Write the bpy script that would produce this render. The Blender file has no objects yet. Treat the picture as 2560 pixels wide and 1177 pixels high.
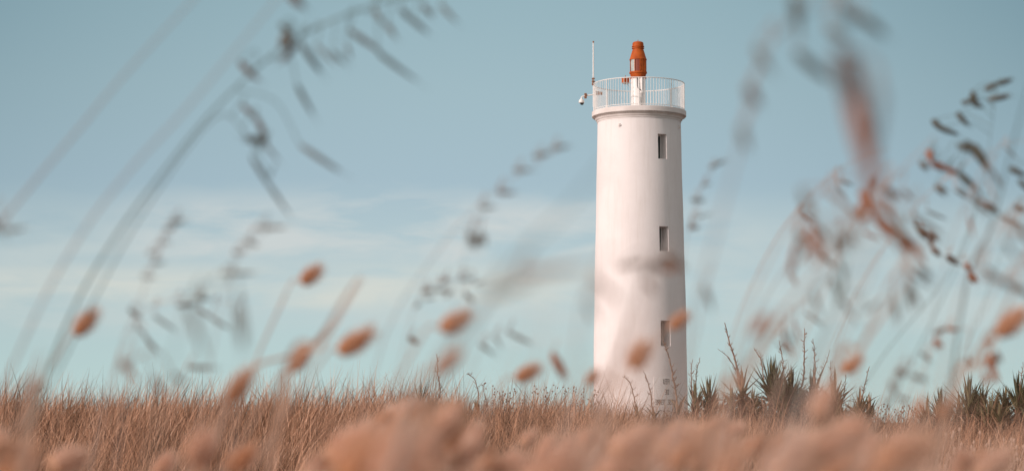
import bpy, math, random
import numpy as np
from mathutils import Vector, Matrix

R = math.radians
PI = math.pi
rnd = random.Random(11)
rng = np.random.default_rng(5)
sc = bpy.context.scene
col = sc.collection

# ------------------------------------------------------------------ camera
F = 5333.0                    # focal length in photograph pixels (2560 wide)
PITCH = R(5.0)
CAM = Vector((0, 0, 0.45))
cd = bpy.data.cameras.new('camera')
cam = bpy.data.objects.new('camera', cd)
col.objects.link(cam)
cam.location = CAM
cam.rotation_euler = (R(90) + PITCH, 0, 0)
cd.sensor_width = 36
cd.lens = 36 * F / 2560
cd.clip_start = 0.05
cd.clip_end = 20000
cd.dof.use_dof = True
cd.dof.focus_distance = 62
cd.dof.aperture_fstop = 10.6
sc.camera = cam

FW = Vector((0, math.cos(PITCH), math.sin(PITCH)))
UP = Vector((0, -math.sin(PITCH), math.cos(PITCH)))


def P(u, v, d):
    """world point seen at photograph pixel (u, v) at depth d metres"""
    return CAM + FW * d + Vector((1, 0, 0)) * (d * (u - 1280) / F) + UP * (d * (588.5 - v) / F)


def zt(v, dist):
    """height of a point seen at row v at ground distance dist"""
    return CAM.z + dist * math.tan(PITCH + math.atan((588.5 - v) / F))


# ------------------------------------------------------------------ world
SUN_EL = R(19)
SUN_AZ = R(57)
SUN_DIR = Vector((-math.sin(SUN_AZ) * math.cos(SUN_EL), -math.cos(SUN_AZ) * math.cos(SUN_EL), math.sin(SUN_EL)))
w = bpy.data.worlds.new("World")
sc.world = w
w.use_nodes = True
nt = w.node_tree
nt.nodes.clear()


def N(t, typ, **kw):
    n = t.nodes.new(typ)
    for k, v in kw.items():
        setattr(n, k, v)
    return n


def L(t, a, b):
    t.links.new(a, b)


def math_node(t, op, a, b=None, c=None, clamp=False):
    n = N(t, 'ShaderNodeMath', operation=op, use_clamp=clamp)
    for i, x in enumerate((a, b, c)):
        if x is None:
            continue
        if isinstance(x, (int, float)):
            n.inputs[i].default_value = x
        else:
            L(t, x, n.inputs[i])
    return n.outputs[0]


def mix_col(t, f, a, b):
    n = N(t, 'ShaderNodeMix', data_type='RGBA')
    for sock, x in ((n.inputs[0], f), (n.inputs[6], a), (n.inputs[7], b)):
        if isinstance(x, (int, float)):
            sock.default_value = x
        elif isinstance(x, (tuple, list)):
            sock.default_value = (*x[:3], 1)
        else:
            L(t, x, sock)
    return n.outputs[2]


def lin(r, g, b, k=1.0):
    def f(c):
        c /= 255
        return (c / 12.92 if c <= .04045 else ((c + .055) / 1.055) ** 2.4) * k
    return (f(r), f(g), f(b))


def ramp(t, fac, stops, interp='LINEAR'):
    n = N(t, 'ShaderNodeValToRGB')
    cr = n.color_ramp
    cr.interpolation = interp
    while len(cr.elements) < len(stops):
        cr.elements.new(0.5)
    for e, (p, c) in zip(cr.elements, stops):
        e.position = p
        e.color = (*c[:3], 1) if isinstance(c, (tuple, list)) else (c, c, c, 1)
    L(t, fac, n.inputs[0])
    return n.outputs[0]


SKY_K = 10.0     # sky colours below are written x10 and shown at strength 0.1
sky = N(nt, 'ShaderNodeTexSky', sky_type='NISHITA', sun_disc=False, sun_elevation=SUN_EL,
        sun_rotation=math.atan2(SUN_DIR.x, SUN_DIR.y), air_density=1.0, dust_density=1.5, ozone_density=1.5)
tc = N(nt, 'ShaderNodeTexCoord')
sx = N(nt, 'ShaderNodeSeparateXYZ')
L(nt, tc.outputs['Generated'], sx.inputs[0])
X, Y, Z = sx.outputs
# hazy low sky: pale at the horizon, teal-grey above (z is the sine of elevation)
zz = math_node(nt, 'MULTIPLY', Z, 4.0, clamp=True)
hazec = ramp(nt, zz, [(0.0, lin(194, 219, 216)), (0.10, lin(188, 213, 213)), (0.26, lin(184, 206, 212)),
                      (0.45, lin(167, 191, 203)), (0.62, lin(162, 188, 197)), (0.80, lin(152, 181, 190)),
                      (1.0, lin(134, 166, 179))])
# lens vignetting painted into the sky colour: darker towards the upper corners
vx = math_node(nt, 'ADD', X, 0.015)
vx2 = math_node(nt, 'MULTIPLY', vx, vx)
side = math_node(nt, 'MULTIPLY', vx2, 9.0, clamp=True)
side = math_node(nt, 'MULTIPLY', side, math_node(nt, 'MULTIPLY', Z, 4.2, clamp=True), clamp=True)
hazec = mix_col(nt, side, hazec, lin(70, 110, 126))
# cloud wisps: stretched noise on the direction
mp = N(nt, 'ShaderNodeMapping')
mp.inputs['Scale'].default_value = (9.0, 0.0, 34.0)
mp.inputs['Location'].default_value = (3.3, 0, 1.7)
L(nt, tc.outputs['Generated'], mp.inputs[0])
nz = N(nt, 'ShaderNodeTexNoise', noise_dimensions='3D')
nz.inputs['Scale'].default_value = 1.6
nz.inputs['Detail'].default_value = 7
nz.inputs['Roughness'].default_value = .55
nz.inputs['Distortion'].default_value = .35
L(nt, mp.outputs[0], nz.inputs[0])
warp = math_node(nt, 'MULTIPLY', math_node(nt, 'SUBTRACT', nz.outputs[0], .5), .035)
zw = math_node(nt, 'ADD', Z, warp)


def band(z, centre, half, soft):
    d = math_node(nt, 'ABSOLUTE', math_node(nt, 'SUBTRACT', z, centre))
    mr = N(nt, 'ShaderNodeMapRange', interpolation_type='SMOOTHSTEP')
    L(nt, d, mr.inputs[0])
    mr.inputs[1].default_value = half
    mr.inputs[2].default_value = half + soft
    mr.inputs[3].default_value = 1
    mr.inputs[4].default_value = 0
    return mr.outputs[0]


def step(x, lo, hi):
    mr = N(nt, 'ShaderNodeMapRange', interpolation_type='SMOOTHSTEP')
    L(nt, x, mr.inputs[0])
    mr.inputs[1].default_value = lo
    mr.inputs[2].default_value = hi
    return mr.outputs[0]


zw2 = math_node(nt, 'ADD', Z, math_node(nt, 'MULTIPLY', warp, .5))
zw2 = math_node(nt, 'SUBTRACT', zw2, math_node(nt, 'MULTIPLY', X, .012))
b1 = band(zw2, .0655, .003, .0095)
nzs = ramp(nt, nz.outputs[0], [(.30, .15), (.62, 1.0)])
b1 = math_node(nt, 'MULTIPLY', b1, math_node(nt, 'MULTIPLY', nzs, .62))
b1 = math_node(nt, 'MULTIPLY', b1, step(X, .16, -.06))
b2 = band(zw, .092, .006, .016)
b2 = math_node(nt, 'MULTIPLY', b2, ramp(nt, nz.outputs[0], [(.40, 0.0), (.62, .85)]))
b2 = math_node(nt, 'MULTIPLY', b2, math_node(nt, 'MULTIPLY', step(X, -.20, -.14), step(X, .14, .0)))
mist = math_node(nt, 'MULTIPLY', math_node(nt, 'MULTIPLY', band(zw, .07, .012, .03), ramp(nt, nz.outputs[0], [(.36, .15), (.62, 1.0)])), .6)
c = mix_col(nt, mist, hazec, lin(202, 212, 211))
c = mix_col(nt, b2, c, lin(208, 214, 214))
c = mix_col(nt, b1, c, lin(222, 222, 212))
k10 = N(nt, 'ShaderNodeVectorMath', operation='SCALE')
L(nt, c, k10.inputs[0])
k10.inputs['Scale'].default_value = SKY_K
# the low haze gives way to the plain sky overhead
zfade = N(nt, 'ShaderNodeMapRange', interpolation_type='SMOOTHSTEP')
L(nt, Z, zfade.inputs[0])
zfade.inputs[1].default_value = .30
zfade.inputs[2].default_value = .80
zfade.inputs[3].default_value = .93
zfade.inputs[4].default_value = .75
high = N(nt, 'ShaderNodeMapRange', interpolation_type='SMOOTHSTEP')     # warm tint added to the unseen sky overhead, warms the tower's shade
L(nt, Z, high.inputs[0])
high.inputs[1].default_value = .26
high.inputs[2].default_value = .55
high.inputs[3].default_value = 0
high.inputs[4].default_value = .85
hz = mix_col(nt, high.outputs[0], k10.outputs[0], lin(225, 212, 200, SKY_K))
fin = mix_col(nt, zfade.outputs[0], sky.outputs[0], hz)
# bright haze round the low sun, behind the camera to the left
dt = N(nt, 'ShaderNodeVectorMath', operation='DOT_PRODUCT')
L(nt, tc.outputs['Generated'], dt.inputs[0])
dt.inputs[1].default_value = SUN_DIR
gl = math_node(nt, 'POWER', math_node(nt, 'MAXIMUM', dt.outputs['Value'], 0.0), 5.0)
gl = math_node(nt, 'MULTIPLY', gl, 10.5)
gv_ = N(nt, 'ShaderNodeVectorMath', operation='SCALE')
gv_.inputs[0].default_value = (1.0, .88, .80)
L(nt, gl, gv_.inputs['Scale'])
ad = N(nt, 'ShaderNodeVectorMath', operation='ADD')
L(nt, fin, ad.inputs[0])
L(nt, gv_.outputs[0], ad.inputs[1])
fin = ad.outputs[0]
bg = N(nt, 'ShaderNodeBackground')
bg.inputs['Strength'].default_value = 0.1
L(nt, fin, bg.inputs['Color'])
wo = N(nt, 'ShaderNodeOutputWorld')
L(nt, bg.outputs[0], wo.inputs['Surface'])

# ------------------------------------------------------------------ sun, exposure
sl = bpy.data.lights.new('sun', 'SUN')
sl.energy = 2.75
sl.angle = R(1.0)
sl.color = (1.0, .84, .785)
so = bpy.data.objects.new('sun', sl)
col.objects.link(so)
so.rotation_euler = (-SUN_DIR).to_track_quat('-Z', 'Y').to_euler()
sc.view_settings.view_transform = 'Standard'
sc.view_settings.look = 'None'
sc.view_settings.exposure = 0
sc.view_settings.gamma = 1
sc.render.engine = 'CYCLES'
sc.cycles.use_denoising = True
sc.cycles.use_adaptive_sampling = False
sc.cycles.max_bounces = 6
sc.cycles.transparent_max_bounces = 6

# ------------------------------------------------------------------ helpers


def mat(name, base, rough=.7, metal=0, spec=.3, var=None, vscale=8, bump=0, bscale=60, trans=0, attr=None, coat=0):
    """principled material; var = second colour mixed by noise; attr = colours picked per blade/part by the 'tone' attribute"""
    m = bpy.data.materials.new(name)
    m.use_nodes = True
    t = m.node_tree
    b = t.nodes['Principled BSDF']
    b.inputs['Roughness'].default_value = rough
    b.inputs['Metallic'].default_value = metal
    b.inputs['Specular IOR Level'].default_value = spec
    b.inputs['Coat Weight'].default_value = coat
    cin = None
    tcn = N(t, 'ShaderNodeTexCoord')
    if attr:
        a = N(t, 'ShaderNodeAttribute', attribute_name='tone')
        cin = ramp(t, a.outputs['Fac'], attr)
    if var is not None:
        n = N(t, 'ShaderNodeTexNoise')
        n.inputs['Scale'].default_value = vscale
        n.inputs['Detail'].default_value = 6
        L(t, tcn.outputs['Object'], n.inputs[0])
        f = ramp(t, n.outputs[0], [(.38, 0.0), (.66, 1.0)])
        cin = mix_col(t, f, cin if cin is not None else base, var)
    if cin is not None:
        L(t, cin, b.inputs['Base Color'])
    else:
        b.inputs['Base Color'].default_value = (*base, 1)
    if bump:
        n = N(t, 'ShaderNodeTexNoise')
        n.inputs['Scale'].default_value = bscale
        n.inputs['Detail'].default_value = 4
        L(t, tcn.outputs['Object'], n.inputs[0])
        bp = N(t, 'ShaderNodeBump')
        bp.inputs['Strength'].default_value = bump
        bp.inputs['Distance'].default_value = .02
        L(t, n.outputs[0], bp.inputs['Height'])
        L(t, bp.outputs[0], b.inputs['Normal'])
    if trans:
        tl = N(t, 'ShaderNodeBsdfTranslucent')
        if cin is not None:
            L(t, cin, tl.inputs[0])
        else:
            tl.inputs[0].default_value = (*base, 1)
        mx = N(t, 'ShaderNodeMixShader')
        mx.inputs[0].default_value = trans
        L(t, b.outputs[0], mx.inputs[1])
        L(t, tl.outputs[0], mx.inputs[2])
        L(t, mx.outputs[0], t.nodes['Material Output'].inputs['Surface'])
    return m


M = {}
M['paint'] = mat('white_masonry_paint', (.85, .79, .775), .75, var=(.81, .745, .73), vscale=.9, bump=.25, bscale=9)
# faint rain streaks and patched paint on the wall
_t = M['paint'].node_tree
_b = _t.nodes['Principled BSDF']
_src = _b.inputs['Base Color'].links[0].from_socket
_tc = N(_t, 'ShaderNodeTexCoord')
_mp = N(_t, 'ShaderNodeMapping')
_mp.inputs['Scale'].default_value = (3.2, 3.2, .28)
L(_t, _tc.outputs['Object'], _mp.inputs[0])
_n = N(_t, 'ShaderNodeTexNoise')
_n.inputs['Scale'].default_value = 1.6
_n.inputs['Detail'].default_value = 8
_n.inputs['Roughness'].default_value = .65
L(_t, _mp.outputs[0], _n.inputs[0])
_f = ramp(_t, _n.outputs[0], [(.50, 0.0), (.74, .32)])
L(_t, mix_col(_t, _f, _src, (.66, .58, .53)), _b.inputs['Base Color'])
M['concrete'] = mat('cornice_concrete', (.80, .73, .70), .85, var=(.70, .63, .60), vscale=1.6, bump=.3, bscale=14)
M['panel'] = mat('sign_panel_paint', (.86, .81, .79), .7, var=(.82, .77, .75), vscale=3)
M['letter'] = mat('letter_paint', (.035, .035, .035), .6)
M['letter_faded'] = mat('letter_paint_faded', (.14, .085, .06), .7)
M['white_metal'] = mat('white_railing_paint', (.84, .80, .77), .45, spec=.5)
M['red'] = mat('orange_red_paint', (.50, .105, .016), .6, var=(.36, .07, .014), vscale=3, spec=.2, bump=.1, bscale=20)
M['red_dark'] = mat('dark_red_glazing', (.26, .055, .030), .25, spec=.6)
M['rust'] = mat('rusty_steel', (.24, .10, .055), .8, var=(.36, .20, .13), vscale=30)
M['grey'] = mat('grey_steel', (.42, .40, .38), .5)
M['black'] = mat('black_plastic', (.02, .02, .022), .3, spec=.6)
M['frame'] = mat('window_frame_paint', (.78, .74, .71), .5)
M['glassdark'] = mat('window_glass', (.045, .06, .06), .08, spec=.8)
M['lantern_glass'] = mat('lantern_glass', (.36, .38, .37), .12, var=(.55, .55, .52), vscale=5, spec=.8)
TAN = [(0, (.070, .045, .030)), (.22, (.17, .10, .060)), (.45, (.40, .205, .120)), (.75, (.60, .335, .215)), (1, (.78, .50, .36))]
M['grass'] = mat('dry_dune_grass', (.4, .2, .13), .8, attr=TAN, trans=.15)
M['grass_tip'] = mat('meadow_seed', (.62, .42, .32), .8, trans=.3)
M['fgrass'] = mat('pale_foreground_grass', (.6, .4, .3), .8, trans=.3,
                  attr=[(0, (.40, .23, .15)), (.5, (.60, .39, .29)), (1, (.74, .54, .44))])
M['soil'] = mat('sandy_soil', (.12, .075, .05), .95, var=(.18, .115, .08), vscale=1.2, bump=.5, bscale=6)
M['head'] = mat('bunny_tail_husk', (.56, .28, .14), .8, trans=.25, attr=[(0, (.54, .25, .125)), (1, (.78, .52, .38))])
M['head_pale'] = mat('bunny_tail_husk_pale', (.6, .4, .3), .8, trans=.3, attr=[(0, (.68, .39, .25)), (1, (.88, .64, .52))])
M['stem_tan'] = mat('dry_stem', (.46, .31, .24), .7)
M['stem_green'] = mat('grey_green_stem', (.15, .19, .17), .7)
M['stem_grey'] = mat('grey_tan_stem', (.36, .31, .29), .7)
M['spk_dark'] = mat('dark_spikelet', (.085, .095, .085), .75, trans=.1, var=(.14, .12, .085), vscale=70)
M['spk_grey'] = mat('grey_spikelet', (.19, .20, .185), .75, trans=.15, var=(.24, .19, .15), vscale=70)
M['spk_brown'] = mat('brown_spikelet', (.20, .10, .06), .75, trans=.1, var=(.13, .09, .06), vscale=70)
M['spk_pale'] = mat('pale_spikelet', (.52, .42, .37), .8, trans=.3)
M['spk_red'] = mat('rust_spikelet', (.42, .15, .06), .75, trans=.15, var=(.30, .11, .05), vscale=70)
M['yucca'] = mat('yucca_leaf', (.06, .08, .035), .5, spec=.4, attr=[(0, (.045, .045, .024)), (.5, (.095, .092, .042)), (.8, (.20, .155, .08)), (1, (.36, .21, .13))])
M['yucca_dry'] = mat('dry_yucca_leaf', (.3, .2, .13), .85, attr=[(0, (.10, .055, .038)), (.5, (.26, .15, .10)), (1, (.48, .32, .23))])
M['deadwood'] = mat('dead_stalk', (.30, .19, .135), .9, var=(.19, .11, .08), vscale=18)


def link(o, parent=None):
    col.objects.link(o)
    if parent is not None:
        o.parent = parent
    return o


def tag(o, label=None, cat=None, group=None, kind=None):
    if label:
        o['label'] = label
    if cat:
        o['category'] = cat
    if group:
        o['group'] = group
    if kind or cat:
        o['kind'] = kind or 'thing'
    return o


def empty(name, loc=(0, 0, 0)):
    o = bpy.data.objects.new(name, None)
    o.location = loc
    o.empty_display_size = .1
    return link(o)


class MB:
    """collects faces, then links them as one mesh object"""

    def __init__(s):
        s.v, s.f, s.t = [], [], []

    def face(s, pts, tone=None):
        n = len(s.v)
        s.v += [tuple(p) for p in pts]
        s.f.append(tuple(range(n, n + len(pts))))

    def add(s, verts, faces, tone=0.0):
        n = len(s.v)
        s.v += [tuple(p) for p in verts]
        s.f += [tuple(i + n for i in f) for f in faces]
        s.t += [tone] * (len(s.v) - len(s.t))

    def box(s, c, size, rz=0, tone=0.0):
        hx, hy, hz = [a / 2 for a in size]
        cc, ss = math.cos(rz), math.sin(rz)
        vs = []
        for z in (-hz, hz):
            for x, y in ((-hx, -hy), (hx, -hy), (hx, hy), (-hx, hy)):
                vs.append((c[0] + x * cc - y * ss, c[1] + x * ss + y * cc, c[2] + z))
        s.add(vs, [(3, 2, 1, 0), (4, 5, 6, 7), (0, 1, 5, 4), (1, 2, 6, 5), (2, 3, 7, 6), (3, 0, 4, 7)], tone)

    def tube(s, pts, rad, seg=8, tone=0.0, closed=False):
        pts = [Vector(p) for p in pts]
        n = len(pts)
        if isinstance(rad, (int, float)):
            rad = [rad] * n
        vs, fs = [], []
        for i, p in enumerate(pts):
            if closed:
                d = pts[(i + 1) % n] - pts[i - 1]
            else:
                d = pts[min(i + 1, n - 1)] - pts[max(i - 1, 0)]
            d = d.normalized() if d.length > 1e-9 else Vector((0, 0, 1))
            a = Vector((0, 0, 1)) if abs(d.z) < .9 else Vector((0, 1, 0))
            x = d.cross(a).normalized()
            y = d.cross(x).normalized()
            for k in range(seg):
                an = 2 * PI * k / seg
                vs.append(p + x * (rad[i] * math.cos(an)) + y * (rad[i] * math.sin(an)))
        m = n if closed else n - 1
        for i in range(m):
            j = (i + 1) % n
            for k in range(seg):
                k2 = (k + 1) % seg
                fs.append((i * seg + k, i * seg + k2, j * seg + k2, j * seg + k))
        if not closed:
            fs.append(tuple(reversed(range(seg))))
            fs.append(tuple(range((n - 1) * seg, n * seg)))
        s.add(vs, fs, tone)

    def lathe(s, prof, c=(0, 0, 0), seg=64, cap=True, a0=0, a1=2 * PI, tone=0.0):
        full = abs(a1 - a0 - 2 * PI) < 1e-6
        cols = seg if full else seg + 1
        vs, fs = [], []
        for r, z in prof:
            for k in range(cols):
                a = a0 + (a1 - a0) * k / seg
                vs.append((c[0] + r * math.sin(a), c[1] - r * math.cos(a), c[2] + z))
        for i in range(len(prof) - 1):
            for k in range(seg):
                k2 = (k + 1) % cols
                fs.append((i * cols + k, i * cols + k2, (i + 1) * cols + k2, (i + 1) * cols + k))
        if cap and full:
            fs.append(tuple(reversed(range(cols))))
            fs.append(tuple(range((len(prof) - 1) * cols, len(prof) * cols)))
        s.add(vs, fs, tone)

    def mesh(s, name, m, smooth=False):
        me = bpy.data.meshes.new(name)
        me.from_pydata(s.v, [], s.f)
        me.materials.append(m)
        s.t += [0.0] * (len(s.v) - len(s.t))
        at = me.attributes.new('tone', 'FLOAT', 'POINT')
        at.data.foreach_set('value', s.t)
        if smooth:
            me.polygons.foreach_set('use_smooth', [True] * len(me.polygons))
            try:
                me.set_sharp_from_angle(angle=R(35))
            except Exception:
                pass
        me.update()
        return me

    def build(s, name, m, parent=None, smooth=False, origin=None):
        if origin is not None:
            ox, oy, oz = origin
            s.v = [(a - ox, b - oy, c - oz) for a, b, c in s.v]
        o = bpy.data.objects.new(name, s.mesh(name, m, smooth))
        if origin is not None and parent is None:
            o.location = origin
        return link(o, parent)


def crom(pts, per=8):
    """Catmull-Rom through 3-D points"""
    p = [Vector(a) for a in pts]
    p = [p[0] * 2 - p[1]] + p + [p[-1] * 2 - p[-2]]
    out = []
    for i in range(1, len(p) - 2):
        a, b, c_, d = p[i - 1:i + 3]
        for k in range(per):
            t = k / per
            out.append(.5 * ((2 * b) + (c_ - a) * t + (2 * a - 5 * b + 4 * c_ - d) * t * t + (3 * b - a - 3 * c_ + d) * t ** 3))
    out.append(p[-2])
    return out


# ------------------------------------------------------------------ ground


def crest(x):
    return np.interp(x, [-11, -7, -2, 1.2, 2.0, 3.0, 5.3, 5.9, 6.8, 12], [.31, .30, .31, .30, .20, .24, .12, .12, .20, .2])


def G(x, y):
    x = np.asarray(x, float)
    y = np.asarray(y, float)
    a = np.interp(y, [-50, 4, 12, 21, 24, 28, 32, 35, 45, 20000], [0, 0, -.22, -.62, -.50, -.22, 0, -.05, -.55, -.6])
    b = np.interp(y, [12, 21, 32, 45], [0, .25, 1, 0])
    und = .03 * np.sin(x * 1.1 + y * .7) + .025 * np.sin(x * .43 - y * 1.3 + 1)
    und = und * np.clip((y - 3) / 5, 0, 1) * np.clip((200 - y) / 100, 0, 1)
    return a + b * crest(x) + und


xs = np.concatenate([-np.geomspace(6000, 14, 22), np.linspace(-12, 12, 61), np.geomspace(14, 6000, 22)])
ys = np.concatenate([np.linspace(-30, 2, 9), np.linspace(3, 50, 95), np.geomspace(55, 12000, 26)])
XX, YY = np.meshgrid(xs, ys)
ZZ = G(XX, YY)
gv = np.stack([XX, YY, ZZ], -1).reshape(-1, 3)
nx = len(xs)
gf = [(j * nx + i, j * nx + i + 1, (j + 1) * nx + i + 1, (j + 1) * nx + i) for j in range(len(ys) - 1) for i in range(nx - 1)]
g = MB()
g.add(gv.tolist(), gf)
go = g.build('ground', M['soil'], smooth=True)
tag(go, kind='structure')

# ------------------------------------------------------------------ lighthouse
D = 93.0
TX = 321.5 * (D * math.cos(PITCH)) / F
TC = Vector((TX, D, 0))
VIEW = math.atan2(-TX, D)             # azimuth (from -Y) of the camera as seen from the tower
PX = D * math.cos(PITCH) / F          # metres per photograph pixel at the tower axis


def tp(a, r, z):
    """point on the tower: a = apparent azimuth in degrees, 0 facing the camera, + to the right"""
    t = R(a) + VIEW
    return Vector((TX + r * math.sin(t), D - r * math.cos(t), z))


def solve_z(v, r):
    return zt(v, D - r)               # height of a point on the near side seen at row v


zcap = solve_z(262.7, 2.07)
zs = {v: zt(v, D) for v in (304, 500, 680, 800, 950)}
prof_z = [-1.2, zs[950], zs[800], zs[680], zs[500], zs[304], zcap]
prof_r = [2.07, 117 * PX, 115.5 * PX, 113 * PX, 109 * PX, 105 * PX, 104.5 * PX]


def rad(z):
    return float(np.interp(z, prof_z, prof_r))


light = empty('lighthouse', (TX, D, -.6))
tag(light, 'white round lighthouse with railed gallery and orange red lantern', 'lighthouse')


def LB(mb, name, m, parent=light, smooth=True):
    """child of the lighthouse; geometry given in world coordinates"""
    o = mb.build(name, m, parent, smooth)
    o.matrix_parent_inverse = Matrix.Translation(-Vector((TX, D, -.6))) if parent is light else Matrix.Identity(4)
    return o


# wall with three window openings
WA, WHALF = 33.0, .235
RIN = 1.36
wins = []
for vt, vb in ((335.6, 397.6), (566, 627.6), (801, 865)):
    z1 = zt(vt, D - rad(zt(vt, D)) * math.cos(R(WA)))
    z0 = zt(vb, D - rad(zt(vb, D)) * math.cos(R(WA)))
    wins.append((z0, z1))
zneck = solve_z(291, 1.86)
zl = sorted(set([-1.2] + list(np.linspace(0, zneck, 34)) + [z for wz in wins for z in wz] + [zneck]))
nA = WA + math.degrees(0)
aw = math.degrees(math.asin(WHALF / 1.95))
angs = sorted(set([round(a, 4) for a in np.arange(-180, 180, 4)] + [round(WA + aw * k, 4) for k in (-1, -.5, 0, .5, 1)]))
angs = [a for a in angs if not (WA - aw < a < WA + aw) or abs((a - WA) / aw * 2 - round((a - WA) / aw * 2)) < 1e-2]
wall = MB()
na = len(angs)
vs = [tp(a, rad(z) + .006 * math.sin(z * 1.7 + a * .05), z) for z in zl for a in angs]
fs = []
for i in range(len(zl) - 1):
    zm = (zl[i] + zl[i + 1]) / 2
    for k in range(na):
        a, b = angs[k], angs[(k + 1) % na]
        am = (a + b) / 2 if b > a else 999
        if abs(am - WA) < aw and any(z0 < zm < z1 for z0, z1 in wins):
            continue
        fs.append((i * na + k, i * na + (k + 1) % na, (i + 1) * na + (k + 1) % na, (i + 1) * na + k))
wall.add(vs, fs)
tn = R(WA) + VIEW
NRM = Vector((math.sin(tn), -math.cos(tn), 0))
TAN_ = Vector((math.cos(tn), math.sin(tn), 0))


def inner(p, depth_r=RIN):
    q = p - Vector((TX, D, 0))
    return p - NRM * (q.dot(NRM) - depth_r)


reveal = MB()
for z0, z1 in wins:
    zz_ = [z for z in zl if z0 - 1e-6 <= z <= z1 + 1e-6]
    for sgn in (-1, 1):
        for a_, b_ in zip(zz_[:-1], zz_[1:]):
            pa, pb = (tp(WA + sgn * aw, rad(z) + .006 * math.sin(z * 1.7 + (WA + sgn * aw) * .05), z) for z in (a_, b_))
            reveal.add([pa, pb, inner(pb), inner(pa)], [(0, 1, 2, 3)])
    for z in (z0, z1):
        cc_ = [WA + aw * k for k in (-1, -.5, 0, .5, 1)]
        for a_, b_ in zip(cc_[:-1], cc_[1:]):
            pa, pb = (tp(a, rad(z) + .006 * math.sin(z * 1.7 + a * .05), z) for a in (a_, b_))
            reveal.add([pa, pb, inner(pb), inner(pa)], [(0, 1, 2, 3)])
wall.add(reveal.v, reveal.f)
LB(wall, 'wall', M['paint'])

for z0, z1 in wins:
    fr = MB()
    c0 = Vector((TX, D, 0)) + NRM * (RIN + .02)
    hw = rad(z0) * math.sin(R(aw)) - .002
    fwid = .045
    zc = (z0 + z1) / 2
    rz = tn
    fr.box(c0 + TAN_ * (hw - fwid / 2) + Vector((0, 0, zc)), (fwid, .05, z1 - z0), rz)
    fr.box(c0 - TAN_ * (hw - fwid / 2) + Vector((0, 0, zc)), (fwid, .05, z1 - z0), rz)
    fr.box(c0 + Vector((0, 0, z1 - fwid / 2)), (2 * hw - 2 * fwid, .05, fwid), rz)
    fr.box(c0 + Vector((0, 0, z0 + fwid / 2)), (2 * hw - 2 * fwid, .05, fwid), rz)
    wo_ = LB(fr, 'window', M['frame'], smooth=False)
    pn = MB()
    pn.box(c0 - NRM * .005 + Vector((0, 0, zc)), (2 * hw - 2 * fwid, .012, z1 - z0 - 2 * fwid), rz)
    LB(pn, 'pane', M['glassdark'], wo_, smooth=False)
    si = MB()
    si.box(c0 + NRM * .07 + Vector((0, 0, z0 + .022)), (2 * hw - .01, .09, .03), rz)
    LB(si, 'sill', M['frame'], wo_, smooth=False)

# cornice and gallery slab
cor = MB()
zb = solve_z(276.5, 2.07)
zm2 = solve_z(286, 1.95)
cp = [(rad(zneck) - .03, zneck - .02), (rad(zneck) + .025, zneck - .02), (rad(zneck) + .03, zneck + .035),
      (rad(zneck) + .045, zm2 - .01), (rad(zneck) + .075, zm2 + .0)]
for k in range(1, 9):                 # cyma under the slab
    a = k / 8 * PI / 2
    cp.append((rad(zneck) + .08 + .115 * (1 - math.cos(a)), zm2 + (zb - .035 - zm2) * math.sin(a)))
cp += [(1.985, zb - .035), (1.985, zb), (2.055, zb), (2.072, zb + .015), (2.072, zcap - .02), (2.055, zcap), (1.5, zcap + .01), (.02, zcap + .03)]
cor.lathe(cp, (TX, D, 0), 128)
LB(cor, 'cornice', M['concrete'])

# railing
RR = 114.5 * PX
ztop = solve_z(193.2, RR)
zbot = solve_z(259.5, RR)
ring = MB()
for z, r_ in ((ztop, .021), (zbot, .016)):
    ring.tube([tp(a, RR, z) for a in np.arange(0, 360, 3)], r_, 8, closed=True)
rail = LB(ring, 'railing', M['white_metal'])
bb = MB()
bb.tube([(0, 0, zbot), (0, 0, ztop)], .0092, 6)
bme = bb.mesh('baluster', M['white_metal'], True)
post = MB()
post.tube([(0, 0, zcap - .01), (0, 0, ztop)], .021, 8)
post.box((0, 0, zcap + .012), (.10, .10, .02))
pme = post.mesh('railing_post', M['white_metal'], True)
nb = 96
for k in range(nb):
    a = k * 360 / nb - 90
    isp = k % 12 == 0
    o = bpy.data.objects.new('railing_post' if isp else 'baluster', pme if isp else bme)
    q = tp(a, RR, 0)
    o.location = q
    link(o, rail)

# lantern on its pedestal
LC = (TX + (1596 - 1597.6) * PX, D, 0)
zp1 = zt(198, D)
ped = MB()
ped.lathe([(.345, zcap + .02), (.345, zcap + .09), (.322, zcap + .10), (.322, zp1 - .03), (.335, zp1 - .03), (.335, zp1)], LC, 48)
for sgn in (-50, 35, 62):
    t = R(sgn) + VIEW
    ped.box((LC[0] + .326 * math.sin(t), D - .326 * math.cos(t), (zcap + zp1) / 2 + .03), (.03, .02, zp1 - zcap - .18), t)
pedo = LB(ped, 'pedestal', M['white_metal'])
for k in range(6):
    bt = MB()
    t = R(-42) + VIEW
    z = zcap + .2 + k * .17
    bt.tube([(LC[0] + r_ * math.sin(t), D - r_ * math.cos(t), z) for r_ in (.31, .345)], .014, 8)
    LB(bt, 'bolt', M['grey'], pedo)
cb = MB()
t = R(25) + VIEW
path = [(LC[0] + r_ * math.sin(t + dt), D - r_ * math.cos(t + dt), z) for r_, dt, z in
        ((.35, .0, zcap + .05), (.35, .02, zcap + .45), (.36, .03, zcap + .75), (.39, -.02, zcap + .86), (.41, -.25, zcap + .93), (.40, -.5, zcap + 1.06), (.36, -.55, zp1 + .02))]
cb.tube(crom(path, 6), .019, 8)
LB(cb, 'cable', M['black'], pedo)
jb = MB()
jb.box((LC[0] + .38 * math.sin(t), D - .38 * math.cos(t), zcap + .86), (.10, .09, .12), t)
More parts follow.
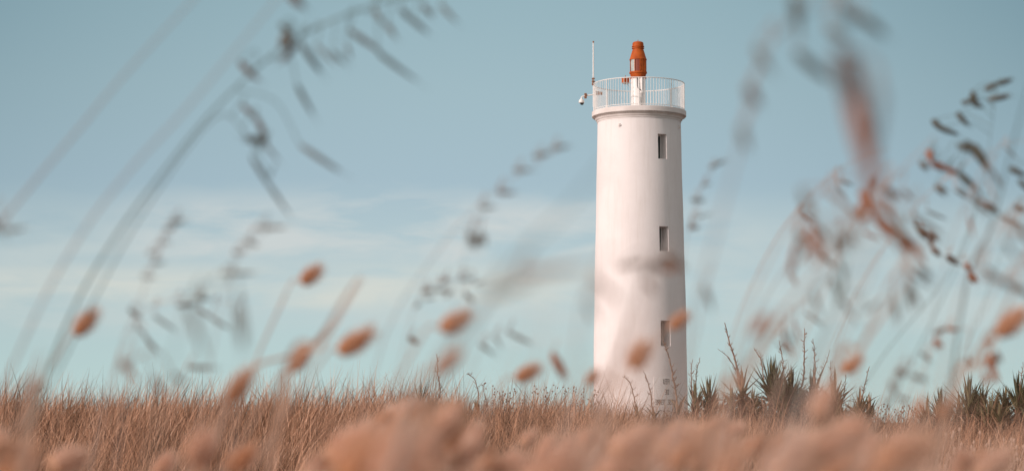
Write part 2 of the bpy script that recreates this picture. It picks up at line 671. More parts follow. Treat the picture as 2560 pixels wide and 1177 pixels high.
jb.tube([(LC[0] + .37 * math.sin(t), D - .37 * math.cos(t), zcap + .92), (LC[0] + .37 * math.sin(t), D - .37 * math.cos(t), zp1 + .0)], .05, 10)
LB(jb, 'junction_box', M['white_metal'], pedo)


def zv(y):
    return zt(80 + y / 3.463, D)


px = PX / 3.463
lan = MB()
lan.lathe([(.30, zv(410)), (71 * px, zv(408)), (71 * px, zv(396)), (63 * px, zv(394)), (66 * px, zv(386)), (72 * px, zv(364)), (78 * px, zv(362)), (78 * px, zv(350)), (73 * px, zv(348)), (.30, zv(347))], LC, 48)
hood = [(.30, zv(244)), (76.5 * px, zv(246)), (76.5 * px, zv(239)), (73.5 * px, zv(236)), (66 * px, zv(212)), (57 * px, zv(182)), (47 * px, zv(152)),
        (47 * px, zv(149)), (55 * px, zv(147)), (55 * px, zv(142)), (48 * px, zv(140)), (48 * px, zv(134)), (55 * px, zv(132)), (55 * px, zv(126)), (49 * px, zv(124)),
        (49 * px, zv(104)), (45 * px, zv(94)), (34 * px, zv(88)), (14 * px, zv(85)), (3 * px, zv(83)), (2.5 * px, zv(70)), (.002, zv(68))]
lan.lathe(hood, LC, 48)
# solid orange housing over the right-hand sector, and glazing bars
lan.lathe([(73.5 * px, zv(348)), (73.5 * px, zv(244))], LC, 24, cap=False, a0=R(14) + VIEW, a1=R(150) + VIEW)
for a in (-118, -66, -23, 14, 52, 150, 196):
    t = R(a) + VIEW
    lan.box((LC[0] + 74.5 * px * math.sin(t), D - 74.5 * px * math.cos(t), (zv(348) + zv(244)) / 2), (.030, .022, zv(244) - zv(348)), t)
lo = LB(lan, 'lantern', M['red'])
lg = MB()
lg.lathe([(70 * px, zv(350)), (70 * px, zv(243))], LC, 24, cap=False, a0=R(-120) + VIEW, a1=R(-23) + VIEW)
LB(lg, 'lantern_glass', M['lantern_glass'], lo)
lg = MB()
lg.lathe([(70 * px, zv(350)), (70 * px, zv(243))], LC, 12, cap=False, a0=R(-23) + VIEW, a1=R(14) + VIEW)
LB(lg, 'red_pane', M['red_dark'], lo)
lens = MB()
lens.lathe([(.05, zv(350)), (.2, zv(345))] + [(.2 + (.025 if k % 2 else 0), zv(340 - k * 6)) for k in range(14)] + [(.05, zv(250))], LC, 32)
LB(lens, 'lens', M['lantern_glass'], lo)

# small wall fixtures
for uu, vv in ((1549, 312), (1696.6, 318)):
    rr = rad(zt(vv, D))
    a = math.degrees(math.asin(max(-1, min(1, (uu - 1597.7) * PX / rr))))
    z = zt(vv, D - rr * math.cos(R(a)))
    vb_ = MB()
    vb_.box(tp(a, rr + .03, z), (.085, .08, .12), R(a) + VIEW)
    vb_.box(tp(a + 2.6, rr + .02, z - .02), (.035, .05, .05), R(a) + VIEW)
    LB(vb_, 'wall_fixture', M['concrete'], smooth=False)

# painted panel and mirrored lettering
zt1, zb1 = solve_z(943, 1.9), solve_z(1016, 1.9)
pan = MB()
aa = np.linspace(16.0, 53.5, 20)
ring_ = []
for z in np.linspace(zb1, zt1, 8):
    for a in aa:
        ring_.append(tp(a, rad(z) + .012, z))
pan.add(ring_, [(i * 20 + k, i * 20 + k + 1, (i + 1) * 20 + k + 1, (i + 1) * 20 + k) for i in range(7) for k in range(19)])
for a in (16.0, 53.5):
    pan.add([tp(a, rad(zb1) + .012, zb1), tp(a, rad(zb1) - .01, zb1), tp(a, rad(zt1) - .01, zt1), tp(a, rad(zt1) + .012, zt1)], [(0, 1, 2, 3)])
for z in (zb1, zt1):
    pan.add([p for a in aa for p in (tp(a, rad(z) + .012, z), tp(a, rad(z) - .01, z))], [(2 * k, 2 * k + 2, 2 * k + 3, 2 * k + 1) for k in range(19)])
pano = LB(pan, 'sign_panel', M['panel'])

# letters as stroke shapes on a 4 x 6 grid (x right, y up), then mirrored as the photograph shows them
LET = {
    'F': [[(0, 0), (0, 6), (3.2, 6)], [(0, 3.2), (2.6, 3.2)]],
    'E': [[(3.2, 0), (0, 0), (0, 6), (3.2, 6)], [(0, 3.1), (2.6, 3.1)]],
    'U': [[(0, 6), (0, 1.1), (.9, 0), (2.3, 0), (3.2, 1.1), (3.2, 6)]],
    'D': [[(0, 0), (0, 6), (2.0, 6), (3.2, 4.9), (3.2, 1.1), (2.0, 0), (0, 0)]],
    'G': [[(3.2, 4.7), (2.3, 6), (.9, 6), (0, 4.9), (0, 1.1), (.9, 0), (2.3, 0), (3.2, 1.1), (3.2, 2.9), (1.8, 2.9)]],
    'R': [[(0, 0), (0, 6), (2.2, 6), (3.2, 5.2), (3.2, 3.9), (2.2, 3.1), (0, 3.1)], [(1.6, 3.1), (3.2, 0)]],
    'O': [[(.9, 0), (0, 1.1), (0, 4.9), (.9, 6), (2.3, 6), (3.2, 4.9), (3.2, 1.1), (2.3, 0), (.9, 0)]],
    'S': [[(3.2, 4.8), (2.3, 6), (.9, 6), (0, 4.9), (.1, 3.9), (3.1, 2.2), (3.2, 1.1), (2.3, 0), (.9, 0), (0, 1.2)]],
    'T': [[(-.2, 6), (3.4, 6)], [(1.6, 6), (1.6, 0)]],
}


def text(s_, ac, vt, vb, width_m, thick, m, only=None):
    z1, z0 = solve_z(vt, 1.75), solve_z(vb, 1.75)
    adv = 4.6
    tot = adv * len(s_) - 1.4
    kx = width_m / tot
    kz = (z1 - z0) / 6
    mb = MB()
    for i, ch in enumerate(s_):
        if ch == ' ' or (only and not only[0] <= i < only[1]):
            continue
        for st in LET[ch]:
            for (xa, ya), (xb, yb) in zip(st[:-1], st[1:]):
                ax, ay = (xa + i * adv - tot / 2) * kx, ya * kz
                bx, by = (xb + i * adv - tot / 2) * kx, yb * kz
                dx, dy = bx - ax, by - ay
                ln = math.hypot(dx, dy)
                ux, uy = dx / ln, dy / ln
                h = thick / 2
                ax -= ux * h * .9; ay -= uy * h * .9; bx += ux * h * .9; by += uy * h * .9
                q = [(ax - uy * h, ay + ux * h), (bx - uy * h, by + ux * h), (bx + uy * h, by - ux * h), (ax + uy * h, ay - ux * h)]
                rr0 = rad(z0) + .0165 + .0004 * rnd.random()
                front = [tp(ac - math.degrees(x / rr0), rr0, z0 + y) for x, y in q]     # minus: mirrored
                mb.add(front, [(0, 1, 2, 3)])
    return LB(mb, 'lettering', m, pano, smooth=False)


text('FEU', 32.6, 947.5, 958.8, .285, .026, M['letter'])
text('DE', 33.2, 973.5, 984.8, .185, .026, M['letter'])
for wd_ in ((0, 6), (7, 12)):
    text('GROSSE TERRE', 34.0, 998.6, 1010, 1.16, .022, M['letter_faded'], wd_)

# equipment on the gallery: each a thing of its own
q = P(1483.4, 195.5, 1)  # direction only


def at_tower(u, v, dy=0):
    d = (D + dy) * math.cos(PITCH)
    p = P(u, v, d)
    k = (D + dy - CAM.y) / (p.y - CAM.y)
    return CAM + (p - CAM) * k


ant = empty('radio_antenna', at_tower(1483.4, 268))
tag(ant, 'slim white whip antenna standing beside the left end of the gallery railing', 'antenna')


def sub(mb, name, m, parent, smooth=True):
    o = mb.build(name, m, parent, smooth)
    o.matrix_parent_inverse = Matrix.Translation(-parent.location) if parent.parent is None else Matrix.Identity(4)
    return o


a_ = MB(); a_.tube([at_tower(1483.4, 204), at_tower(1483.3, 107)], [.032, .026], 10); sub(a_, 'whip', M['white_metal'], ant)
a_ = MB(); a_.tube([at_tower(1483.3, 107.5), at_tower(1483.3, 103.5)], .036, 10); sub(a_, 'tip_cap', M['rust'], ant)
a_ = MB(); a_.tube([at_tower(1483.2, 268), at_tower(1483.4, 204)], .022, 10); sub(a_, 'mast', M['white_metal'], ant)
a_ = MB()
for vv in (197, 204, 211):
    a_.box(at_tower(1483.3, vv), (.12, .10, .045), .3)
a_.tube([at_tower(1483.0, 195), at_tower(1482, 214)], .036, 8)
a_.tube([at_tower(1483, 204), at_tower(1487, 206)], .02, 8)
sub(a_, 'clamp', M['rust'], ant)

cmr = empty('security_camera', at_tower(1490, 236))
tag(cmr, 'white dome security camera on an arm outside the gallery railing', 'camera')
a_ = MB()
a_.tube(crom([at_tower(1506, 233), at_tower(1485, 236.5), at_tower(1464, 240), at_tower(1457, 241.5), at_tower(1453.6, 244), at_tower(1453.2, 248)], 6), .028, 10)
sub(a_, 'arm', M['white_metal'], cmr)
a_ = MB()
a_.box(at_tower(1463.8, 240), (.09, .12, .22), .2)
a_.box(at_tower(1466.0, 238.5), (.05, .08, .08), .2)
sub(a_, 'bracket', M['rust'], cmr)
a_ = MB()
for uu in (1490.5, 1495, 1499, 1504):
    a_.box(at_tower(uu, 232.8 + (uu - 1490) * .1), (.05, .08, .17 if uu < 1497 else .13), .1)
a_.box(at_tower(1500, 231), (.16, .03, .03), .1)
a_.box(at_tower(1500, 236), (.16, .03, .03), .1)
sub(a_, 'clamp', M['rust'], cmr)
dome = at_tower(1453.8, 255)
a_ = MB()
a_.lathe([(.03, .17), (.05, .15), (.055, .11), (.10, .09), (.122, .03), (.126, -.03), (.118, -.045), (.02, -.05)], dome, 24)
hs = sub(a_, 'housing', M['white_metal'], cmr)
a_ = MB()
a_.lathe([(.085, -.045), (.084, -.075), (.068, -.11), (.04, -.132), (.005, -.14)], dome + Vector((.02, 0, 0)), 24)
sub(a_, 'dome_lens', M['black'], cmr)

lm = empty('signal_lamp', at_tower(1573, 206))
tag(lm, 'small red lamp box on a bracket left of the lantern pedestal', 'lamp')
a_ = MB()
a_.box(at_tower(1563.6, 201.5), (.26, .2, .20), .5)
a_.box(at_tower(1563.6, 195.8), (.29, .23, .03), .5)
a_.tube([at_tower(1563.6, 195), at_tower(1563.6, 189)], .012, 6)
sub(a_, 'lamp_body', M['red'], lm, False)
a_ = MB()
a_.lathe([(.02, -.05), (.10, -.045), (.155, -.005), (.16, .01), (.03, .012)], at_tower(1564, 208), 20)
sub(a_, 'lamp_base', M['grey'], lm)
a_ = MB()
a_.tube([at_tower(1562, 209), at_tower(1580, 207.5)], .024, 8)
sub(a_, 'bracket', M['grey'], lm)
a_ = MB()
a_.tube(crom([at_tower(1568, 209.5), at_tower(1572, 216), at_tower(1580, 219)], 5), .011, 6)
sub(a_, 'wire', M['grey'], lm)

# ------------------------------------------------------------------ dune grass (uncountable)


def blades(name, m, x, y, z, h, wd, lean, az, tone, seg=4, curve=.6, splay=None):
    """ribbons: arrays of root x,y,z, length h, width wd, lean (rad), az = direction of lean"""
    n = len(x)
    s_ = np.linspace(0, 1, seg + 1)[None, :]
    th = lean[:, None] * (1 - curve + 2 * curve * s_)        # lean grows along the blade
    ds = h[:, None] / seg
    dr = np.cumsum(np.concatenate([np.zeros((n, 1)), np.sin(th[:, 1:]) * ds], 1), 1)
    dz = np.cumsum(np.concatenate([np.zeros((n, 1)), np.cos(th[:, 1:]) * ds], 1), 1)
    cx = x[:, None] + dr * np.cos(az)[:, None]
    cy = y[:, None] + dr * np.sin(az)[:, None]
    cz = z[:, None] + dz
    face = rng.uniform(-1.1, 1.1, n)
    hw = wd[:, None] / 2 * (1 - s_ ** 1.6 * .93)
    ox, oy = np.cos(face)[:, None] * hw, np.sin(face)[:, None] * hw
    v = np.empty((n, seg + 1, 2, 3), np.float32)
    v[:, :, 0, 0] = cx - ox; v[:, :, 0, 1] = cy - oy; v[:, :, 0, 2] = cz
    v[:, :, 1, 0] = cx + ox; v[:, :, 1, 1] = cy + oy; v[:, :, 1, 2] = cz
    base = (np.arange(n) * (seg + 1) * 2)[:, None]
    k = (np.arange(seg) * 2)[None, :]
    f = np.stack([base + k, base + k + 1, base + k + 3, base + k + 2], -1).reshape(-1)
    me = bpy.data.meshes.new(name)
    me.vertices.add(n * (seg + 1) * 2)
    me.vertices.foreach_set('co', v.reshape(-1))
    nf = n * seg
    me.loops.add(nf * 4)
    me.loops.foreach_set('vertex_index', f.astype(np.int32))
    me.polygons.add(nf)
    me.polygons.foreach_set('loop_start', (np.arange(nf) * 4).astype(np.int32))
    me.polygons.foreach_set('loop_total', np.full(nf, 4, np.int32))
    me.materials.append(m)
    at = me.attributes.new('tone', 'FLOAT', 'POINT')
    at.data.foreach_set('value', np.repeat(tone.astype(np.float32), (seg + 1) * 2))
    me.update(calc_edges=True)
    return link(bpy.data.objects.new(name, me))


def lumps(x, y, s=1.0):
    return (np.sin(x * 2.3 * s + 1.3 * np.sin(y * 1.7 * s)) + np.sin(x * 5.1 * s + y * 3.3 * s) * .6 + np.sin(y * 4.4 * s - x * 1.9 * s + 2) * .6) / 2.2


n = 105000
gy = rng.uniform(20.5, 35.5, n)
gx = rng.uniform(-1, 1, n) * (gy * .245 + 1.6)
# clump the roots
cxn = rng.integers(0, 5200, n)
cl_y = rng.uniform(20.5, 35.5, 5200)
cl_x = rng.uniform(-1, 1, 5200) * (cl_y * .245 + 1.6)
use = rng.random(n) < .72
gx = np.where(use, cl_x[cxn] + rng.normal(0, .07, n), gx)
gy = np.where(use, cl_y[cxn] + rng.normal(0, .07, n), gy)
lp = lumps(gx, gy)
ch = rng.uniform(.8, 1.15, 5200)[cxn] * (1 + .28 * np.sin(gx * 1.9 + 1) * np.sin(gy * 1.3 + gx * .7))
hh = rng.gamma(9, .062, n) * (.88 + .16 * lp) * np.where(use, ch, .9)
shorter = np.interp(gx, [-9, -1.6, -.8, 1.0, 1.8, 9], [1.12, 1.12, 1.0, 1.0, .86, .80])
long_ = rng.random(n) < .10
hh = hh * np.where(long_, 1.25, 1.0)
hh = np.clip(hh * shorter, .18, 1.15)
lean = np.clip(rng.normal(.42, .26, n), -.3, 1.25)
az = rng.normal(0, .7, n)
flip = rng.random(n) < .16
az = np.where(flip, az + PI, az)
ct = rng.uniform(0, 1, 5200)[cxn]
tone = np.clip(.58 * ct + .62 * rng.random(n) + .24 * lp - .12, 0, 1)
dg = blades('dune_grass', M['grass'], gx, gy, G(gx, gy) - .02, hh, rng.uniform(.006, .014, n), lean, az, tone)
tag(dg, 'dry reddish tan dune grass covering the bank in front of the lighthouse', 'grass', kind='stuff')

# lower grass on the flat before the bank
n = 26000
gy = 1.6 + 19.5 * rng.random(n) ** .8
gx = rng.uniform(-1, 1, n) * (gy * .26 + 1.2)
hh = rng.uniform(.10, .28, n) * np.clip(gy / 6, .6, 1.3)
fg = blades('meadow_grass', M['grass'], gx, gy, G(gx, gy) - .01, hh, rng.uniform(.003, .007, n), rng.normal(.3, .25, n), rng.normal(0, .9, n), rng.random(n), seg=3)
tag(fg, 'short dry grass on the low ground before the bank', 'grass', kind='stuff')

# distant grass around the tower foot
n = 9000
gy = rng.uniform(60, 110, n)
gx = rng.uniform(-6, 24, n)
fo = blades('far_grass', M['grass'], gx, gy, G(gx, gy) - .02, rng.uniform(.25, .6, n), rng.uniform(.01, .02, n), rng.normal(.3, .2, n), rng.normal(0, .8, n), rng.random(n), seg=3)
tag(fo, 'dry grass on the level ground around the foot of the lighthouse', 'grass', kind='stuff')

# ------------------------------------------------------------------ bunny tails


def head_mesh(seed, m, name, hairs=420):
    """seed head along +Z, unit length 1, base at origin; rounded base, tapering tip; short hairs all over"""
    r = random.Random(seed)
    mb = MB()
    prof = []
    nz_, na_ = 12, 12
    for i in range(nz_ + 1):
        t = i / nz_
        rr = .235 * (math.sin(PI * min(1, t ** .62)) ** .72 if 0 < t < 1 else 0.02)
        prof.append((max(rr, .012), t * .86))
    vs, fs = [], []
    for i, (rr, z) in enumerate(prof):
        for k in range(na_):
            a = 2 * PI * k / na_ + (i % 2) * PI / na_
            q = rr * r.uniform(.84, 1.1)
            vs.append((q * math.cos(a), q * math.sin(a), z + r.uniform(-.012, .012)))
    for i in range(nz_):
        for k in range(na_):
            fs.append((i * na_ + k, i * na_ + (k + 1) % na_, (i + 1) * na_ + (k + 1) % na_, (i + 1) * na_ + k))
    mb.add(vs, fs, 0.0)
    for _ in range(hairs):
        t = r.uniform(.05, .95)
        i = min(int(t * nz_), nz_ - 1)
        rr = prof[i][0]
        a = r.uniform(0, 2 * PI)
        p = Vector((rr * math.cos(a) * .9, rr * math.sin(a) * .9, t * .86))
        d = Vector((math.cos(a), math.sin(a), r.uniform(.7, 2.0) + t)).normalized()
        ln = r.uniform(.16, .36)
        s_ = d.cross(Vector((r.uniform(-1, 1), r.uniform(-1, 1), r.uniform(-1, 1)))).normalized() * .0085
        mb.add([p - s_, p + s_, p + d * ln], [(0, 1, 2)], r.uniform(.5, 1))
    return mb.mesh(name, m)


HEADS = [head_mesh(i, M['head'], 'seed_head') for i in range(3)]
PALES = [head_mesh(10 + i, M['head_pale'], 'seed_head', 520) for i in range(3)]


def align_z(v, roll=0):
    return Vector(v).to_track_quat('Z', 'Y').to_matrix().to_4x4() @ Matrix.Rotation(roll, 4, 'Z')


def gz(p):
    return float(G(p.x, p.y))


def bunny(bx, by, tx, ty, d, label, group, pale=False, tilt=0.0, fat=1.0, stem=True, bend=None):
    """head from base pixel (bx,by) to tip pixel (tx,ty) at depth d, with an arching stem down to the ground"""
    b = P(bx, by, d)
    t = P(tx, ty, d * (1 + tilt))
    ln = (t - b).length
    ax = (t - b).normalized()
    lean = rnd.uniform(.05, .16) if bend is None else bend
    root = Vector((b.x - lean, b.y + rnd.uniform(-.04, .08), 0))
    root.z = gz(root) - .01
    o = empty('bunny_tail_grass', root)
    tag(o, label, 'grass stalk', group)
    h = bpy.data.objects.new('seed_head', rnd.choice(PALES if pale else HEADS))
    link(h, o)
    w_ = ln * 1.05 * fat
    h.matrix_local = Matrix.Translation(b - root) @ align_z(ax, rnd.uniform(0, 6)) @ Matrix.Diagonal((w_, w_, ln * 1.05, 1))
    hgt = b.z - root.z
    pts = [Vector((0, 0, 0)), Vector((lean * .25, (b.y - root.y) * .4, hgt * .42)), (b - root) - (ax * .035 + Vector((lean * .25, 0, hgt * .16))), (b - root) - ax * .012, (b - root) + ax * ln * .08]
    mb = MB()
    pp = crom(pts, 5)
    r0 = .0009
    mb.tube(pp, [r0 * (1 - .45 * i / len(pp)) for i in range(len(pp))], 6)
    mb.build('stem', M['stem_tan'], o, True)
    return o


BG = 'bunny tail grass heads in front of the camera'
hero = [
    # base px, tip px, depth, label
    (186, 838, 246, 770, 1.15, 'bunny tail head low on the far left beside the tallest bent stalk', .003, 1.0),
    (752, 708, 808, 664, 1.25, 'highest bunny tail head, floating alone under the pale cloud band', .0, 1.15),
    (845, 882, 940, 822, 1.08, 'large orange bunny tail head left of centre, tip pointing up right', .0, .95),
    (722, 928, 779, 870, 1.10, 'bunny tail head hanging between the big pair left of centre', .0, 1.0),
    (1100, 826, 1182, 780, 1.02, 'soft bunny tail head right below the grey blurred plume', .0, 1.05),
    (1288, 950, 1354, 912, 1.25, 'sharp small bunny tail head just left of the tower foot', .0, 1.05),
    (1578, 922, 1622, 848, .95, 'bunny tail head hiding the lower wall of the tower', .0, 1.15),
    (1676, 822, 1722, 778, 1.22, 'bunny tail head beside the lowest window of the tower', .0, 1.05),
    (2108, 932, 2156, 888, 1.28, 'bunny tail head above the right end of the yucca clump', .0, 1.1),
    (2490, 838, 2572, 772, 1.08, 'bunny tail head cut by the right edge of the picture', .0, 1.0),
    (1466, 962, 1492, 920, 1.15, 'small faint bunny tail head against the left foot of the tower', .0, .95),
    (566, 1010, 632, 918, .88, 'big drooping bunny tail head above the grass left of centre', .0, .9),
    (2035, 1045, 2078, 965, .80, 'big soft bunny tail head covering the right yucca leaves', .005, 1.1),
    (1085, 935, 1155, 872, .72, 'faint very blurred bunny tail head below centre', .0, .9),
    (2292, 1040, 2310, 990, 1.0, 'faint bunny tail head left of the right yucca clump', .0, 1.0),
    (2345, 1045, 2392, 990, 1.0, 'bunny tail head in front of the leftmost leaves of the right yucca clump', .0, 1.0),
]
for bx, by, tx, ty, d, lab, ti, fat in hero:
    bunny(bx, by, tx, ty, d, lab, BG, pale=d < .82, tilt=ti, fat=fat * .88)

env_u = [-200, 0, 100, 200, 330, 420, 500, 580, 680, 780, 860, 960, 1100, 1230, 1400, 1600, 1750, 1880, 2000, 2100, 2250, 2400, 2560, 2800]
env_v = [1000, 1030, 1075, 1110, 1130, 1100, 1050, 1040, 1120, 1090, 1040, 985, 975, 1060, 1045, 1055, 1015, 1050, 1060, 1035, 1050, 1080, 1090, 1080]
den_v = [.8, .7, .5, .2, .1, .2, .4, .4, .15, .4, .7, 1, 1, .45, .9, 1, .8, .9, 1, 1, .9, .5, .5, .5]
cnt = 0
tries = 0
MASS = 'pale blurred bunny tail heads massed along the bottom of the picture'
while cnt < 215 and tries < 9000:
    tries += 1
    u = rnd.uniform(-120, 2680)
    if rnd.random() > np.interp(u, env_u, den_v):
        continue
    e = float(np.interp(u, env_u, env_v))
    v = e + abs(rnd.gauss(0, 1)) * 80 + 10
    if v > 1330:
        continue
    d = rnd.uniform(1.05, 1.9) if rnd.random() < .80 else rnd.uniform(.72, 1.0)
    ln = rnd.uniform(.016, .026) * F / d
    an = R(rnd.gauss(48, 16))
    v += ln / 2 * abs(math.sin(an)) * .8 + 12 / d
    bunny(u - ln / 2 * math.cos(an), v + ln / 2 * math.sin(an), u + ln / 2 * math.cos(an), v - ln / 2 * math.sin(an), d,
          'pale blurred bunny tail head in the soft pink mass along the bottom of the picture', MASS,
          pale=rnd.random() < .58, tilt=rnd.uniform(-.015, .015), fat=rnd.uniform(.72, 1.1))
    cnt += 1

for _ in range(5):
    u, v, d = rnd.uniform(880, 1380), rnd.uniform(1120, 1240), rnd.uniform(.5, .66)
    ln = rnd.uniform(.018, .026) * F / d
    an = R(rnd.gauss(52, 14))
    bunny(u - ln / 2 * math.cos(an), v + ln / 2 * math.sin(an), u + ln / 2 * math.cos(an), v - ln / 2 * math.sin(an), d,
          'pale blurred bunny tail head in the soft pink mass along the bottom of the picture', MASS, pale=rnd.random() < .75)

# loose dry blades among the bunny tails, soft veil near the camera
n = 1500
dep = rng.uniform(.75, 1.8, n)
uu = rng.uniform(-250, 2800, n)
keep = rng.random(n) < np.interp(uu, env_u, den_v)
dep, uu = dep[keep], uu[keep]
n = len(dep)
ev = np.interp(uu, env_u, env_v) + rng.normal(75, 45, n)
top = CAM.z + dep * (1055 - ev) / F
x_ = dep * (uu - 1280) / F
len_ = np.clip(top * 1.08, .1, .6)
lea = rng.normal(.5, .2, n)
fgm = blades('foreground_grass', M['fgrass'], x_ - .5 * len_ * np.sin(lea) * 1.0, dep, np.zeros(n) - .005, len_ / np.cos(lea * .9), rng.uniform(.0006, .0018, n), lea, rng.normal(0, .25, n), rng.random(n), seg=6)
tag(fgm, 'blurred pale pink dry grass blades close to the camera along the bottom', 'grass', kind='stuff')

n = 800
dep = rng.uniform(.38, .60, n)
uu = rng.normal(1090, 170, n)
top = CAM.z + dep * (1055 - rng.normal(1015, 50, n)) / F
len_ = top * 1.06
lea = rng.normal(.5, .18, n)
fgv = blades('near_grass', M['fgrass'], dep * (uu - 1280) / F - .5 * len_ * np.sin(lea), dep, np.zeros(n) - .005, len_ / np.cos(lea * .9), rng.uniform(.0006, .0014, n), lea, rng.normal(0, .25, n), rng.random(n), seg=6)
tag(fgv, 'very soft pink veil of thin grass blades below the centre of the picture', 'grass', kind='stuff')

# small far bunny tails on the right, nearly sharp
tiny = MB()
for _ in range(620):
    y = rnd.uniform(9, 17)
    u = rnd.uniform(2230, 2700) if rnd.random() < .8 else rnd.uniform(1900, 2300)
    x = (u - 1280) / F * y
    zg = float(G(x, y))
    hgt = rnd.uniform(.30, .52)
    tx_ = x + rnd.uniform(.02, .12)
    tiny.tube([(x, y, zg), (x + (tx_ - x) * .4, y, zg + hgt * .6), (tx_, y, zg + hgt)], .0016, 4, tone=.4)
    s_ = rnd.uniform(.8, 1.2)
    pr = [(.001, -.002), (.0055 * s_, .004), (.0065 * s_, .010), (.004 * s_, .017), (.001, .021)]
    tiny.lathe([(a, b) for a, b in pr], (tx_, y, zg + hgt), 7, tone=1.0)
tob = tiny.build('bunny_tail_meadow', M['grass_tip'], smooth=True)
tag(tob, 'scattered small pale bunny tail heads on the lower right bank', 'grass', kind='stuff')
tiny = MB()
for _ in range(130):
    u = rnd.choice([rnd.uniform(1180, 1500), rnd.uniform(2150, 2330)])
    y = rnd.uniform(29, 33)
    x = (u - 1280) / F * y
    zg = float(G(x, y))
    hgt = rnd.uniform(.34, .80) * (.8 if u > 2000 else 1)
    tx_ = x + rnd.uniform(.0, .12)
    tiny.tube([(x, y, zg), (x + (tx_ - x) * .4, y, zg + hgt * .6), (tx_, y, zg + hgt)], .003, 4, tone=.1)
    for k in range(rnd.randint(1, 4)):
        tiny.lathe([(.001, -.012), (.010, -.004), (.012, .006), (.002, .016)], (tx_ + rnd.uniform(-.05, .05), y, zg + hgt - k * .04 + rnd.uniform(-.01, .01)), 6, tone=.3)
tob = tiny.build('seed_weed', M['deadwood'], smooth=True)
tag(tob, 'thin dry weeds with small dark seed heads along the crest of the bank', 'weeds', kind='stuff')

# ------------------------------------------------------------------ oat grass


def spk_mesh(seed, m):
    """hanging oat spikelet along +Z, unit length: two long glumes, florets between them, awns"""
    r = random.Random(seed)
    mb = MB()
    for k, (off, ln, wd, opn) in enumerate(((-.035, .95, .085, -.10), (.035, 1.0, .08, .09), (0, .74, .07, .0))):
        pts = [Vector((off + opn * t * .9, (k - 1) * .02, t * ln)) for t in np.linspace(0, 1, 8)]
        rr = [max(.006, wd * math.sin(PI * min(1, (t * .92 + .04) ** .7)) ** .9) for t in np.linspace(0, 1, 8)]
        mb.tube(pts, rr, 6)
    for k in range(2):
        s_ = -1 if k else 1
        p = crom([(0, 0, .3), (.06 * s_, 0, .75), (.05 * s_ + r.uniform(-.1, .25), 0, 1.25)], 4)
        mb.tube(p, [.012 * (1 - .8 * i / len(p)) for i in range(len(p))], 4)
    return mb.mesh('spikelet', m, True)


SPK = {k: [spk_mesh(i, M[k]) for i in range(2)] for k in ('spk_dark', 'spk_grey', 'spk_brown', 'spk_red', 'spk_pale')}
KEY = {'d': 'spk_dark', 'g': 'spk_grey', 'b': 'spk_brown', 'r': 'spk_red', 'p': 'spk_pale'}


def oat(label, d, stem, rmm, smat, spikes, kind='d', base_du=-260, k=1.0, group='oat grass stalks blowing in front of the camera'):
    """stem: pixels from low to high; spikes: (x0,y0,x1,y1,width px[,colour key])"""
    pts = [P(u, v, d) for u, v in stem]
    p0 = pts[0]
    root = Vector((p0.x + base_du / F * d, p0.y + .03, 0))
    root.z = gz(root) - .01
    hgt = p0.z - root.z
    tg = (pts[1] - pts[0]).normalized()
    c1, c2 = root + Vector((0, 0, hgt * .4)), p0 - tg * hgt * .45
    o = empty('oat_grass', root)
    tag(o, label, 'grass stalk', group)
    low = [root * (1 - t) ** 3 + c1 * 3 * t * (1 - t) ** 2 + c2 * 3 * t * t * (1 - t) + p0 * t ** 3 for t in (0, .2, .4, .6, .8)]
    path = crom(low + pts, 7)
    mb = MB()
    nn = len(path)
    mb.tube([q - root for q in path], [rmm / 1000 * (1 - .62 * (i / nn) ** 1.5) for i in range(nn)], 8)
    for sp in spikes:
        x0, y0, x1, y1, wpx = sp[:5]
        kk = KEY[sp[5]] if len(sp) > 5 else KEY[kind]
        dd = d * rnd.uniform(.985, 1.015)
        a, b = P(x0, y0, dd), P(x1, y1, dd)
        ln = (b - a).length
        so_ = bpy.data.objects.new('spikelet', rnd.choice(SPK[kk]))
        link(so_, o)
        wsc = wpx * k / F * d / .20
        so_.matrix_local = Matrix.Translation(a - root) @ align_z((b - a).normalized(), rnd.uniform(-.5, .5)) @ Matrix.Diagonal((wsc, wsc, ln, 1))
        # pedicel back to the stem
        best = min(range(nn // 3, nn), key=lambda i: (path[i] - a).length + .15 * max(0, path[i].z - a.z))
        s0 = path[best]
        md = (s0 + a) / 2 + Vector((.004, 0, .008))
        pc = crom([s0, md, a], 4)
        mb.tube([q - root for q in pc], [.00032] * len(pc), 5)
    mb.build('stem', M[smat], o, True)
    return o


oat('thick dark stalk arching up right from the lower left corner', 1.12,
    [(90, 1010), (190, 760), (290, 590), (400, 440), (540, 270), (720, 110), (930, 15), (1180, -40)], .95, 'stem_green',
    [(700, 62, 738, 92, 22), (742, 108, 700, 160, 15, 'b'), (715, 84, 712, 128, 26, 'g'), (752, 108, 806, 186, 17), (790, 112, 836, 160, 13, 'g'),
     (832, 130, 868, 164, 16), (866, 112, 878, 148, 13, 'g'), (872, 76, 955, 130, 19, 'g'), (944, 132, 1048, 206, 17),
     (935, 22, 962, 66, 17, 'g'), (966, 58, 994, 100, 18, 'g'), (1002, 22, 1036, 60, 19), (1030, 48, 1074, 86, 17), (1056, 14, 1084, 42, 15, 'g'),
     (1100, 12, 1145, 58, 15, 'g'), (598, 154, 650, 204, 20, 'b'), (742, 212, 786, 292, 16), (750, 362, 856, 432, 16, 'g')], base_du=-130, k=.8)
oat('drooping side panicle of dark oat seeds left of the upper centre', 1.15,
    [(250, 720), (420, 440), (545, 290), (610, 330), (650, 395), (672, 440)], .6, 'stem_green',
    [(605, 264, 648, 300, 19, 'b'), (640, 292, 668, 350, 20, 'b'), (668, 352, 604, 345, 19), (655, 352, 700, 404, 13, 'g'),
     (628, 392, 672, 462, 14), (668, 455, 728, 542, 15)], base_du=-170, k=.72)
